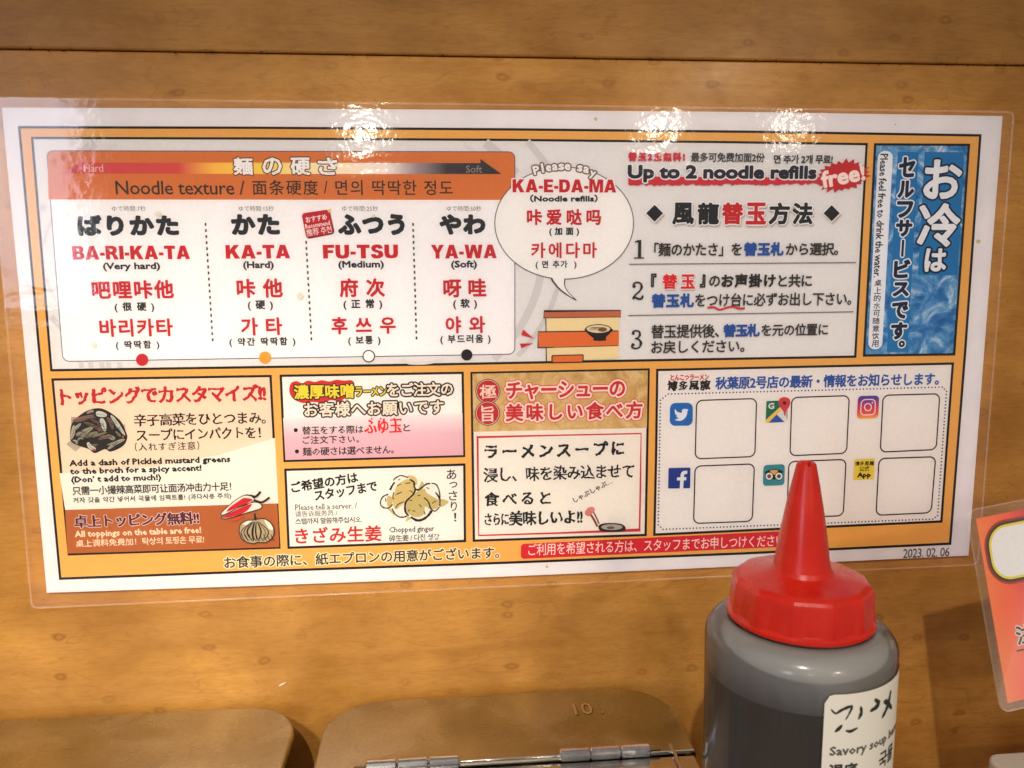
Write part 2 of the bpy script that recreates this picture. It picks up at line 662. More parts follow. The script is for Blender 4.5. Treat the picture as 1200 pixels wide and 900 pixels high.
def inset(pts, d):
    P = [Vector(p) for p in pts]
    N = len(P)
    area = sum(P[i].x * P[(i + 1) % N].y - P[(i + 1) % N].x * P[i].y for i in range(N))
    sg = 1 if area > 0 else -1
    out = []
    for i in range(N):
        a, p, b = P[i - 1], P[i], P[(i + 1) % N]
        e1, e2 = (p - a).normalized(), (b - p).normalized()
        n1, n2 = Vector((-e1.y, e1.x)) * sg, Vector((-e2.y, e2.x)) * sg
        m = (n1 + n2).normalized()
        out.append(tuple(p + m * (d / max(0.3, m.dot(n1)))))
    return out


# colours of the inks
K = (16, 14, 14)
RED = (196, 34, 44)
DRED = (176, 30, 36)
WHITE = (240, 239, 238)
ORANGE = (236, 176, 88)
NAVY = (26, 34, 66)
BLUE = (38, 84, 160)

# ================================================================== THE WALL
wall = empty('wood_wall', (0.2, 0, 0), kind='structure')
# lower board
zj = at(600, 67).z
bm = box_bm((-0.45, 0.0, -0.62), (0.85, 0.018, zj - 0.0002), 0.0006, 1)
bm_obj('plank', bm, wood_material(1.2, 0.0), wall)
bm = box_bm((-0.45, -0.0008, zj + 0.0002), (0.85, 0.018, 0.30), 0.0008, 2)
up_plank = bm_obj('plank', bm, wood_material(0.95, 5.3), wall, label='upper board of the wall, slightly proud of the lower one')
bm = box_bm((-0.45, 0.0185, -0.62), (0.85, 0.024, 0.30))
bm_obj('backing', bm, simple_mat('dark_backing', (26, 14, 8), 0.9), wall)
# grime collected in the joint
bm = bmesh.new()
for i in range(150):
    x = rng.uniform(-0.05, 0.5)
    zc = zj + (x - 0.2) * 0.0 + rng.uniform(-0.0009, 0.0003)
    r = rng.uniform(0.00008, 0.00034)
    vsx = [bm.verts.new((x + r * rng.uniform(1, 2.6) * math.cos(a), -0.00095, zc + r * 0.8 * math.sin(a))) for a in np.linspace(0, 6.28, 7)[:-1]]
    bm.faces.new(vsx)
bm_obj('grime', bm, simple_mat('grime', (58, 36, 20), 0.9), wall, kind='stuff')

a_ = at(331, 801.5, -0.0002)
bm = bmesh.new()
bm.faces.new([bm.verts.new(a_ + Vector((dx * 0.00037, 0, dz * 0.00037))) for dx, dz in ((-5, -3), (-3, -0.5), (0, 1), (5, 3), (2, 0), (-2, -2.2))])
bm_obj('chip', bm, simple_mat('bare_chip', (244, 232, 210), 0.4), wall)
# ================================================================== THE LAMINATED SHEET
sheet = empty('menu_sheet', (0.2, SHEET_Y, -0.19),
              label='long white-edged laminated ramen notice with orange border and many text panels on the wood wall',
              category='notice')
paper_pts = [(2, 126), (300, 127), (600, 128.9), (900, 131.5), (1175, 136), (1155, 390), (1135, 651), (870, 663.5), (600, 675.3), (300, 686.5), (54.8, 694.7), (29, 410)]
paper_mat, nt, b = new_mat('paper')
b.inputs['Base Color'].default_value = lin((242, 240, 239))
b.inputs['Roughness'].default_value = 0.6
b.inputs['Specular IOR Level'].default_value = 0.15
nz = nodes_noise(nt, 60, 4, mapping(nt))
nt.links.new(ramp(nt, nz.outputs[0], [(0.3, lin((228, 225, 226))), (0.7, lin((238, 235, 236)))]).outputs[0], b.inputs['Base Color'])
# paper has a real thickness
bm = bmesh.new()
f_uv = [WALLP.uv(p) for p in paper_pts]
vs_f = [bm.verts.new(WALLP.w(u, 0)) for u in f_uv]
vs_b = [bm.verts.new(WALLP.w(u, -0.0003)) for u in f_uv]
bm.faces.new(vs_f)
bm.faces.new(vs_b[::-1])
for i in range(len(vs_f)):
    j = (i + 1) % len(vs_f)
    bm.faces.new((vs_f[j], vs_f[i], vs_b[i], vs_b[j]))
bmesh.ops.recalc_face_normals(bm, faces=bm.faces[:])
bm_obj('paper', bm, paper_mat, sheet)

OUT = [(21, 147.7), (300, 148.3), (600, 150.2), (900, 153.2), (1150.3, 157.3), (1132.6, 410), (1114.7, 638.5), (870, 650), (600, 660.6), (300, 671), (69.3, 679.6), (44.4, 410)]
a = Art(2e-5)
a.poly(OUT, K)
a.poly(inset(OUT, 2.9), ORANGE)
# pale smudges in the orange print
border = a.build('border', sheet)

Z1 = 6e-5   # panels start here


def panel(name, quad, mat, w=2.8, label=None):
    a = Art(Z1)
    a.poly(quad, K)
    a.poly(inset(quad, w), mat)
    o = a.build(name, sheet)
    if label:
        o['label'] = label
    return o, a.z


cur = [None, 0.0]


def begin(name, quad, mat, w=2.8):
    cur[0], cur[1] = panel(name, quad, mat, w)


def art(name, fn, **props):
    a = Art(cur[1])
    fn(a)
    cur[1] = a.z
    return a.build(name, cur[0], **props)


def T(*args, lift=0, **kw):
    """lines of text never lie on one another, so they share the level above the drawings"""
    a = Art(cur[1] + lift * STEP)
    a.text(*args, **kw)
    return a.build('lettering', cur[0])


# ---------------------------------------------------- panel: noodle texture and refills
swirl_bg = ink((236, 234, 231))
QA = [(36.3, 160.3), (300, 161), (600, 162.6), (850, 165.2), (1017, 167.6), (1003.5, 419.3), (760, 423.6), (500, 428.6), (59, 435.3)]
begin('noodle_panel', QA, (228, 226, 224), 2.8)


def swirl(a):
    g1, g2 = (210, 207, 206), (222, 219, 218)
    box = [(38.8, 163), (605, 165), (735, 167), (722, 421.5), (61, 432.5)]
    for cx, cy, rx, ry, w, c, a0, a1 in ((340, 300, 300, 205, 11, g1, -150, -28), (340, 300, 281, 190, 5, g2, -160, -20),
                                         (340, 300, 318, 225, 4, g2, -140, -36), (340, 300, 335, 240, 8, g1, -34, -20),
                                         (340, 300, 295, 205, 9, g1, -15, 36), (340, 300, 318, 215, 6, g1, -12, 33),
                                         (340, 300, 275, 150, 7, g2, 120, 190), (340, 300, 306, 175, 7, g1, 128, 200),
                                         (340, 300, 289, 165, 3, g1, 120, 205), (430, 350, 300, 210, 7, g1, -48, -38)):
        pts = []
        for t in np.linspace(math.radians(a0), math.radians(a1), 60):
            x, y = cx + rx * math.cos(t), cy + ry * math.sin(t)
            if 40 < x < 734 and 165.5 < y < 421 and x > 41 + (y - 163) * 0.083:
                pts.append((x, y))
            else:
                if len(pts) > 2:
                    a.line(pts, w, c)
                pts = []
        if len(pts) > 2:
            a.line(pts, w, c)
    for x in (92, 103, 116, 124, 137):
        a.poly([(x, 424.5), (x + 6, 424.4), (x + 7, 431), (x + 1, 431.2)], g1)
    a.curve([(470, 421), (480, 425), (500, 425), (520, 421)], 4, g2)


art('swirl_pattern', swirl, kind='stuff')


def box(a):
    q = [(54.3, 176.2), (603.8, 177.5), (603.8, 415.5), (73.5, 424)]
    a.rrect(q, 8, (92, 78, 110))
    a.poly(round_quad(inset(q, 1.0), 7), (243, 241, 241))
    h = round_quad(inset(q, 1.0), 7)
    top = [(57.2, 233.8)] + [p for p in h if p[1] < 200] + [(602.8, 234.4)]
    a.poly(top, (214, 122, 60))


art('text_box', box)

grad, nt, b = new_mat('arrow_ink')
b.inputs['Roughness'].default_value = 0.65
tc = mapping(nt, (1, 1, 1))
sx = nt.nodes.new('ShaderNodeSeparateXYZ')
nt.links.new(tc, sx.inputs[0])
mr = nt.nodes.new('ShaderNodeMapRange')
mr.inputs[1].default_value = at(72, 200).x
mr.inputs[2].default_value = at(588, 200).x
nt.links.new(sx.outputs[0], mr.inputs[0])
nt.links.new(ramp(nt, mr.outputs[0], [(0.0, lin((206, 52, 52))), (0.26, lin((210, 62, 54))), (0.34, lin((244, 190, 60))), (0.45, lin((246, 214, 70))),
                                      (0.60, lin((250, 236, 200))), (0.73, lin((240, 230, 224))), (0.80, lin((160, 142, 144))), (0.87, lin((46, 38, 44))), (1, lin((18, 16, 20)))]).outputs[0], b.inputs['Base Color'])


def arrow(a):
    a.poly([(72.5, 203.4), (99, 186), (98, 190.7), (330, 190.8), (563, 191.2), (563, 186.3), (587.8, 204), (330, 203.9)], grad)


art('arrow', arrow)
T('Hard', 98.5, 121, 192.5, 201.5, (232, 190, 170), 0.1)
T('Soft', 546, 565, 194, 202.5, (150, 140, 138), 0.1)
for ch, x in (('麺', 285), ('の', 319), ('硬', 352), ('さ', 384)):
    T(ch, x - 11.5, x + 11.5, 184.6, 205.2, (246, 244, 240), 1.4, outl=[((84, 36, 28), 1.2)])
T('Noodle texture /', 136, 287.5, 211.8, 228.2, (62, 44, 36), 0.35)
T('面条硬度', 296, 373, 211, 228.6, (62, 44, 36), 0.4)
T('/', 379.5, 384, 212, 227, (62, 44, 36), 0.3)
T('면의 딱딱한 정도', 393.5, 531, 211.3, 228.8, (62, 44, 36), 0.35)

RK = (38, 42, 44)
for s, x0, x1 in (('ゆで時間：7秒', 131.5, 171), ('ゆで時間：15秒', 280, 321), ('ゆで時間：25秒', 401, 443), ('ゆで時間：50秒', 523.5, 564)):
    T(s.replace('：', ':'), x0, x1, 241.3, 247.6, (96, 92, 92), 0.0, res=2)
for s, x0, x1, y0, y1 in (('ばりかた', 91, 210, 251.7, 276.5), ('かた', 271, 328, 250.8, 275.5), ('ふつう', 396, 474.5, 250.7, 275.8), ('やわ', 515, 569, 251, 275.2)):
    T(s, x0, x1, y0, y1, RK, 3.4, res=3, spc=1.12)
for s, x0, x1, y0, y1 in (('BA-RI-KA-TA', 85, 222.5, 288, 304), ('KA-TA', 264.5, 340, 287, 303), ('FU-TSU', 378.5, 466.5, 286.8, 302.8), ('YA-WA', 505, 582, 286.8, 302.8)):
    art('lettering', lambda a: a.caps(s, x0, x1, y0, y1, RED))
for s, x0, x1, y0, y1 in (('(Very hard)', 121, 188, 307.5, 318), ('(Hard)', 285, 321, 306, 316.7), ('(Medium)', 396.5, 450, 305.5, 316), ('(Soft)', 528.5, 559, 305.3, 316)):
    T(s, x0, x1, y0, y1, RK, 0.9, res=2)
for s, x0, x1, y0, y1 in (('吧哩咔他', 108, 204, 328.3, 350.3), ('咔 他', 277.5, 331.5, 326.5, 349), ('府 次', 398, 451, 326, 348.2), ('呀 哇', 519.5, 570, 326.5, 348.5)):
    T(s, x0, x1, y0, y1, RED, 1.5, res=2)
for s, x0, x1, y0, y1 in (('( 很 硬 )', 134.5, 181, 354, 366), ('( 硬 )', 290.5, 320, 352, 364), ('( 正 常 )', 402.5, 448, 350.5, 363), ('( 软 )', 531, 559, 350, 362.5)):
    T(s, x0, x1, y0, y1, RK, 0.8)
for s, x0, x1, y0, y1 in (('바리카타', 117, 203, 373.5, 394.5), ('가 타', 282.5, 331, 372, 393), ('후 쓰 우', 388.5, 464, 371, 391.5), ('야 와', 522, 568.5, 370.5, 390.5)):
    T(s, x0, x1, y0, y1, RED, 1.3)
for s, x0, x1, y0, y1 in (('( 딱딱함 )', 136, 187, 399, 410), ('( 약간 딱딱함 )', 269, 346.5, 395.3, 406.5), ('( 보통 )', 408, 446, 393.7, 405), ('( 부드러움 )', 516, 575, 392, 403.5)):
    T(s, x0, x1, y0, y1, RK, 0.7)


def dots(a, x0, y0, x1, y1):
    if True:
        n = int((y1 - y0) / 6.8)
        for i in range(n + 1):
            t = i / n
            x, y = x0 + (x1 - x0) * t, y0 + (y1 - y0) * t
            a.poly([(x - 1, y - 1.6), (x + 1, y - 1.7), (x + 1.1, y + 1.7), (x - .9, y + 1.7)], (60, 55, 56))
            a.z -= STEP


for dl in ((241, 263, 249.3, 398), (358.8, 284, 365, 397), (484, 263, 488, 396)):
    art('dotted_line', lambda a, dl=dl: dots(a, *dl), kind='stuff')


def disc(c, x, y, r=7.2, ringc=None):
    def f(a):
        if ringc:
            a.ellipse(x, y, r, r, ringc)
            a.ellipse(x, y, r - 1.3, r - 1.3, c)
        else:
            a.ellipse(x, y, r, r, c)
    art('disc', f)


disc(RED, 166.8, 421.5)
disc((238, 160, 56), 310.8, 419)
disc((245, 242, 240), 432.2, 417.3, 7.4, (36, 28, 28))
disc((24, 20, 22), 547, 415.8, 6.6)


def stamp(a):
    a.poly(round_quad([(354.8, 252), (386.6, 246.6), (392.6, 274), (359.4, 280.4)], 4), (110, 34, 38))
    a.poly(round_quad([(353.3, 250.2), (386.2, 245.3), (391, 273.2), (359, 278.8)], 4), (188, 36, 48))


art('stamp', stamp)
T('おすすめ', 358, 383.5, 252.5, 259.5, (245, 225, 220), 0.4, rot=math.radians(9), res=1)
T('Recommend', 357.5, 387, 260.5, 266, (245, 225, 220), 0.25, rot=math.radians(9), res=1)
T('推荐 추천', 359, 389, 266.5, 275, (245, 225, 220), 0.1, rot=math.radians(9), res=1)


def bubble(a):
    a.ellipse(661, 261.5, 81.7, 66, (70, 62, 60), n=72)
    a.smooth_poly([(645.5, 325.5), (652, 336), (661, 344), (676, 352.5), (666, 342), (662, 334), (661.2, 325.5)], (70, 62, 60), 4)
    a.ellipse(661, 261.5, 80.7, 65, (241, 239, 236), n=72)
    a.smooth_poly([(647, 324), (653.4, 335), (661, 342), (672, 349.5), (664.5, 341.5), (660.8, 333.5), (660.1, 324)], (241, 239, 236), 4)


art('speech_bubble', bubble)
for i, ch in enumerate('Please say'):
    if ch == ' ':
        continue
    t = (i - 4.4) / 10.4
    x = 660.5 + 76 * t
    y = 193.5 + 13 * (2 * t) ** 2 * 0.55 + (1.8 if ch == 'y' else 0)
    hgt = {'P': 10.5, 'l': 11, 'y': 9.5}.get(ch, 7.6)
    yb = y + 6
    wd = {'P': 7.5, 'l': 2.8}.get(ch, 7.0)
    T(ch, x - wd / 2, x + wd / 2, yb - hgt + (3 if ch == 'y' else 0), yb + (3 if ch == 'y' else 0), (244, 240, 234), 1.1, outl=[((112, 92, 84), 1.5)], rot=-t * 0.55, lift=i * 2)
art('lettering', lambda a: a.caps('KA-E-DA-MA', 600.5, 722, 210.3, 225.6, RED, outl=[((241, 239, 236), 1.4)]))
T('（Noodle refills）', 621, 700.5, 228, 237.2, RK, 0.95)
T('咔爱哒吗', 617.5, 704.5, 245, 264, RED, 1.3)
T('( 加 面 )', 643.5, 678.5, 266.3, 277, RK, 0.8)
T('카에다마', 622.5, 699.5, 284, 302.5, RED, 1.0)
T('( 면 추가  )', 627.5, 675.5, 305.3, 315.5, RK, 0.6)


def marks(a):
    a.poly([(610.5, 392.5), (613, 386), (625.5, 396.8)], (200, 40, 46))
    a.poly([(609, 402.5), (611, 408), (625, 402.2)], (200, 40, 46))


art('emphasis_mark', marks)


def counter(a):
    kk = (40, 30, 26)
    a.poly([(640, 372), (725.5, 371), (724.5, 420.5), (641, 423)], (236, 218, 168))
    a.line([(639.5, 372), (640, 396), (640, 424)], 1.1, kk)
    a.poly([(637.3, 364.7), (727.5, 363.6), (727.3, 371.4), (637.3, 372.6)], (196, 108, 72))
    a.line([(637.3, 372.8), (637.3, 364.6), (727.4, 363.8)], 1.2, kk)
    a.line([(637.5, 372.6), (727.2, 371.4)], 0.8, kk)
    a.poly([(630.3, 389), (725.2, 387.8), (724.8, 405), (630.3, 407)], (224, 116, 52))
    a.line([(724, 387.7), (630.3, 388.8), (630.3, 407.2), (648, 407)], 1.3, kk)
    a.line([(648, 407), (724.5, 405)], 0.8, kk)
    a.rrect([(646, 416), (684, 415), (683.5, 424.5), (646, 425.2)], 2, kk)
    a.rrect([(647.4, 417.2), (682.8, 416.3), (682.3, 423.6), (647.4, 424.3)], 1.5, (224, 116, 52))
    # bowl of noodles on the counter
    a.smooth_poly([(686, 385), (690, 392), (695, 396), (696, 399), (709, 399), (710, 395), (714, 391), (716.5, 385)], (34, 24, 22), 4)
    a.ellipse(701, 385.8, 15.5, 6.0, (34, 24, 22))
    a.ellipse(701, 385.4, 13.8, 4.6, (232, 214, 172))
    a.ellipse(706, 386, 5.2, 2.6, (120, 92, 60))
    for k in range(5):
        a.curve([(690 + k * 1.5, 387), (693 + k * 2, 383.5), (698 + k * 2.2, 385.5), (702 + k, 388)], 0.45, (110, 84, 56))


art('counter_drawing', counter)

# heading of the refill half
T('替玉2玉無料!', 736, 802.5, 178.6, 189.2, (204, 36, 56), 1.4)
T('最多可免费加面2份', 809.5, 896, 179, 190, (60, 58, 60), 0.4)
T('면 추가 2개 무료!', 906.5, 975.5, 181.5, 192, (50, 46, 48), 0.6)


def brushline(a):
    top, bot = [], []
    r2 = random.Random(3)
    for i in range(75):
        x = 736 + i * 3.05
        s = (x - 736) * 0.006
        top.append((x, 207 + s))
        th = 10.5 - 3.2 * (i / 75) + r2.uniform(-1.6, 1.2)
        bot.append((x, 207 + s + th))
    a.poly(top + bot[::-1], (206, 44, 58))


art('brush_underline', brushline)
T('Up to 2 noodle refills', 736.3, 957.5, 193.6, 214.3, (34, 36, 50), 2.3, lift=6, outl=[((242, 240, 238), 1.3)], shadow=((178, 170, 172), 1.2, 1.2, 1.6), res=3)


def burst(a):
    r2 = random.Random(11)
    pts = []
    n = 46
    for i in range(n):
        t = 2 * math.pi * i / n
        rr = r2.uniform(1.0, 1.22) if i % 2 == 0 else r2.uniform(0.84, 0.92)
        x, y = 26.5 * rr * math.cos(t), 16.5 * rr * math.sin(t)
        x += 3 * math.cos(t)
        pts.append((986.5 + x + y * 0.12, 206.4 + y - x * 0.16))
    a.poly(pts, (196, 38, 44))


art('starburst', burst)
T('free!', 961.5, 1013, 196, 216.5, (246, 232, 224), 1.9, rot=math.radians(11), res=3)

SH = ((196, 184, 184), 1.6, 1.8, 1.7)


def dia(cx, cy, r):
    def f(a):
        for dx, dy, rr, c in ((1.8, 2.2, r + 0.6, (196, 184, 184)), (0, 0, r + 1.4, (244, 242, 240)), (0, 0, r, (30, 36, 38))):
            a.poly([(cx - rr + dx, cy + dy), (cx + dx, cy - rr + dy), (cx + rr + dx, cy + dy), (cx + dx, cy + rr + dy)], c)
    art('diamond', f)


dia(766.8, 250, 10)
dia(974, 250, 9.6)
for ch, x0, x1, c in (('風', 787.5, 813, K), ('龍', 817, 842.5, K), ('替', 845.5, 870.5, RED), ('玉', 873.5, 897.5, RED), ('方', 900.5, 925, K), ('法', 928, 952, K)):
    T(ch, x0, x1, 237.4, 263.3, c if c != K else (34, 38, 40), 2.2, outl=[((243, 241, 238), 1.2)], shadow=SH)


def digit(which, x, y, s=1.0):
    kk = (44, 38, 36)

    def f(a):
        if which == 1:
            a.poly([(x + 4.6, y + 0.2), (x + 8.2, y), (x + 8, y + 20.2), (x + 4.2, y + 20.2)], kk)
            a.poly([(x + 0.8, y + 1.6), (x + 4.8, y), (x + 4.8, y + 2.6), (x + 0.8, y + 2.9)], kk)
            a.poly([(x - 0.4, y + 20.4), (x + 11.6, y + 20.3), (x + 11.6, y + 21.7), (x - 0.4, y + 21.8)], kk)
        elif which == 2:
            a.curve([(x + 1.6, y + 5.2), (x + 2.2, y + 2.4), (x + 6, y + 0.8), (x + 10.4, y + 2.4), (x + 11.6, y + 6.4), (x + 9, y + 11), (x + 3, y + 16.5), (x + 0.8, y + 20)], 1.9, kk)
            a.curve([(x + 10.3, y + 3), (x + 11.4, y + 6.3), (x + 9.6, y + 10)], 3.0, kk, taper=True)
            a.ellipse(x + 2.4, y + 5.4, 2.0, 2.0, kk, n=14)
            a.curve([(x + 0.8, y + 20.2), (x + 3.6, y + 18.6), (x + 8, y + 20.2), (x + 11.4, y + 19.6), (x + 12.6, y + 16.2)], 2.4, kk)
        else:
            a.curve([(x + 1.8, y + 4), (x + 2.6, y + 1.8), (x + 6, y + 0.9), (x + 9.8, y + 2.2), (x + 10.2, y + 6), (x + 8.2, y + 9), (x + 4.6, y + 10.2)], 1.8, kk)
            a.curve([(x + 9.4, y + 2.4), (x + 10.3, y + 5.5), (x + 8.6, y + 8.6)], 2.8, kk, taper=True)
            a.curve([(x + 4.8, y + 10.2), (x + 9.4, y + 11.4), (x + 11.4, y + 15.4), (x + 9.8, y + 20), (x + 5.4, y + 21.8), (x + 1.2, y + 20.4), (x + 0.8, y + 17.6)], 1.8, kk)
            a.curve([(x + 9.8, y + 12), (x + 11.5, y + 15.5), (x + 10, y + 19.5)], 3.2, kk, taper=True)
            a.ellipse(x + 2.4, y + 4, 1.8, 1.8, kk, n=14)
            a.ellipse(x + 2.1, y + 17.4, 2.0, 2.0, kk, n=14)
    art('numeral', f)


digit(1, 743, 281.2)
digit(2, 740.3, 330)
digit(3, 739.3, 386.5)
TK = (56, 48, 44)
T('「麺のかたさ」を', 766.5, 869, 284.3, 300.3, TK, 0.7)
T('替玉札', 871.3, 918, 283.8, 300, BLUE, 1.5)
T('から選択。', 920.5, 982, 284.3, 299.4, TK, 0.7)
T('『', 762.5, 769, 320.4, 336.5, (34, 30, 30), 1.2)
T('替', 775.8, 793.3, 321, 339, (214, 36, 44), 1.5, outl=[((244, 240, 236), 0.8)], shadow=((200, 186, 184), 1.0, 1.0, 1.2))
T('玉', 797.3, 814, 321.5, 338.5, (214, 36, 44), 1.5, outl=[((244, 240, 236), 0.8)], shadow=((200, 186, 184), 1.0, 1.0, 1.2))
T('』', 819.8, 826.3, 321.5, 337, (34, 30, 30), 1.2)
T('の', 830.5, 843.5, 323, 336, TK, 0.8)
T('お声掛け', 845, 908.5, 320.8, 337, (40, 34, 32), 1.3)
T('と共に', 911.5, 951, 321.3, 336.5, TK, 0.8)
T('替玉札', 763.3, 813, 343.8, 360.5, BLUE, 1.5)
T('をつけ台に必ずお出し下さい。', 815, 998, 342.8, 358.6, TK, 0.6)


def squig(a):
    a.curve([(828.5, 360.5), (836, 360), (843, 362.8), (851, 360.5), (859, 359.3), (866, 361.5), (872.5, 361)], 2.3, (206, 50, 52), wob=0.15)


art('wavy_underline', squig)
T('替玉提供後、', 763, 842.5, 380, 396, TK, 0.6)
T('替玉札', 847.3, 890, 379.4, 394.8, BLUE, 1.4)
T('を元の位置に', 892, 970, 379, 393.4, TK, 0.6)
T('お戻しください。', 763, 872.5, 398.3, 413.4, TK, 0.6)


def rules(a):
    a.line([(737, 309.6), (870, 308.6), (1002.5, 307.6)], 1.0, (110, 96, 90))
    a.line([(736, 369.6), (870, 367.4), (999.5, 365.2)], 1.0, (110, 96, 90))


art('rule', rules)


def stain(a, x, y, r, c, seed):
    r2 = random.Random(seed)
    pts = [(x + r * r2.uniform(.8, 1.15) * math.cos(t), y + r * r2.uniform(.8, 1.25) * math.sin(t)) for t in np.linspace(0, 6.283, 11)[:-1]]
    a.smooth_poly(pts, c, 3)


for k_, st in enumerate(((186, 251, 3.2, (228, 224, 206)), (111, 404.5, 3.0, (230, 227, 208)), (352, 347, 3.6, (228, 222, 200)), (386.5, 247, 2.2, (230, 206, 140)), (438, 253, 2, (234, 222, 200)))):
    art('stain', lambda a: stain(a, *st, k_))

# ---------------------------------------------------- panel: self-service water
ice, nt, b = new_mat('ice_photo_print')
b.inputs['Roughness'].default_value = 0.65
b.inputs['Specular IOR Level'].default_value = 0.1
v = mapping(nt, (1, 1, 1))
n1 = nodes_noise(nt, 65, 6, v, 0.62, 2.5)
n2 = nodes_noise(nt, 240, 4, v, 0.6, 1.2)
r1 = ramp(nt, n1.outputs[0], [(0.28, lin((14, 84, 150))), (0.44, lin((50, 132, 190))), (0.56, lin((112, 172, 210))), (0.68, lin((214, 228, 238)))])
r2_ = ramp(nt, n2.outputs[0], [(0.38, (0.62, 0.68, 0.82, 1)), (0.6, (1, 1, 1, 1))])
nt.links.new(mixc(nt, 0.7, r1.outputs[0], r2_.outputs[0], 'MULTIPLY'), b.inputs['Base Color'])
begin('water_panel', [(1024.2, 167.8), (1136.9, 168.4), (1128.5, 290), (1119.3, 416.6), (1011, 418), (1018, 290)], ice)


def tints(a):
    c = (20, 120, 180)
    a.poly([(1083.5, 178), (1129.8, 178.5), (1122, 322.5), (1075.5, 322.5)], c)
    a.poly([(1052, 178), (1076.5, 178.4), (1063.5, 412), (1039, 412.5)], c)


art('tint_block', tints)
NV = (14, 30, 62)
for ch, x0, x1, y0, y1, w, o in (('お', 1082.5, 1127, 187, 233.5, 3.2, 2.1), ('冷', 1075.5, 1125, 238, 289.5, 3.2, 2.1), ('は', 1083.5, 1109, 291, 318.5, 2.2, 2.3)):
    T(ch, x0, x1, y0, y1, (240, 242, 244), w, outl=[(NV, o)], res=3)
ys = [('セ', 184, 208), ('ル', 211.5, 232), ('フ', 235.5, 255.5), ('サ', 257.5, 277.5), ('ビ', 304, 326), ('ス', 330.5, 347.5), ('で', 353.5, 373.5), ('す', 377.5, 398)]
for ch, y0, y1 in ys:
    cx = 1062.8 - (y0 - 184) * 0.049
    hw = 9.6
    T(ch, cx - hw, cx + hw, y0, y1, NV, 2.3, lift=(ys.index((ch, y0, y1)) % 2) * 8, outl=[((240, 242, 244), 1.5)], res=3)
T('|', 1056.2, 1059, 281, 301, NV, 2.3, lift=16, outl=[((240, 242, 244), 1.5)])
T('。', 1052.8, 1060.5, 399, 407, NV, 1.6, outl=[((240, 242, 244), 1.4)])


def pill(a):
    a.rrect([(1029, 176.8), (1046.5, 176.8), (1033.5, 409.5), (1017, 409.5)], 8, (238, 240, 244))


art('pill', pill)


def vtext(a):
    # line of Latin lettering running down the pill
    cx, cy = 1032, 253.5
    s = a.px(cx, cy)
    a.text('Please feel free to drink the water.', cx - 68, cx + 68, cy - 4.8, cy + 4.8, (36, 36, 48), 0.45, rot=-math.radians(90), res=1)


art('lettering', vtext)
for i, ch in enumerate('桌上的水可随意饮用'):
    y = 331.5 + i * 8.9
    cx = 1028.8 - i * 0.42
    T(ch, cx - 4, cx + 4, y - 3.9, y + 3.9, (36, 36, 48), 0.25, res=1)

# ---------------------------------------------------- panel: toppings
begin('topping_panel', [(60.2, 443.4), (318.4, 439.2), (328.9, 642.9), (79.4, 651)], (234, 210, 184))


def zones(a):
    a.poly([(69.5, 554.5), (110, 552.8), (180, 547), (256, 533), (300, 520), (322.2, 513), (326.2, 590), (76.6, 598)], (232, 228, 216))
    a.poly([(76.4, 597.5), (324.9, 589.8), (327.4, 641), (79.3, 648.6)], (178, 98, 46))


art('colour_zone', zones)
T('トッピングでカスタマイズ!!', 72, 313, 451.8, 472.8, (186, 34, 34), 1.7, brush=0.45, res=3)
T('辛子高菜をひとつまみ。', 157.5, 312, 483.4, 498.2, K, 0.55, brush=0.3)
T('スープにインパクトを！', 160.5, 306, 501.3, 515, K, 0.6, brush=0.3)
T('（入れすぎ注意）', 158, 234, 518, 528, K, 0.25, brush=0.2)
T('Add a dash of Pickled mustard greens', 82, 271, 536.5, 546.2, K, 0.95, res=1)
T('to the broth for a spicy accent!', 82.5, 237, 546.5, 556, K, 0.95, res=1)
T('(Don’ t add to much!)', 83.5, 189.5, 556.8, 566.3, K, 0.95, res=1)
T('只需一小撮辣高菜即可让面汤冲击力十足！', 85.5, 272, 567.2, 577.8, (40, 36, 34), 0.5, res=1)
T('겨자 갓을 약간 넣어서 국물에 임팩트를! (과다사용 주의)', 86.5, 272, 580.2, 588, (40, 36, 34), 0.4, res=1)
T('卓上トッピング無料!!', 87.5, 234, 601.5, 616.5, (84, 22, 44), 1.0, outl=[((226, 190, 180), 0.9)], brush=0.2)
T('All toppings on the table are free!', 88, 236.5, 619.5, 629.3, (250, 222, 188), 0.7, res=1)
T('桌上调料免费加！', 89, 160, 631.5, 640, (250, 222, 188), 0.25, res=1)
T('탁상의 토핑은 무료!', 167, 239.5, 628.7, 637.6, (250, 222, 188), 0.3, res=1)


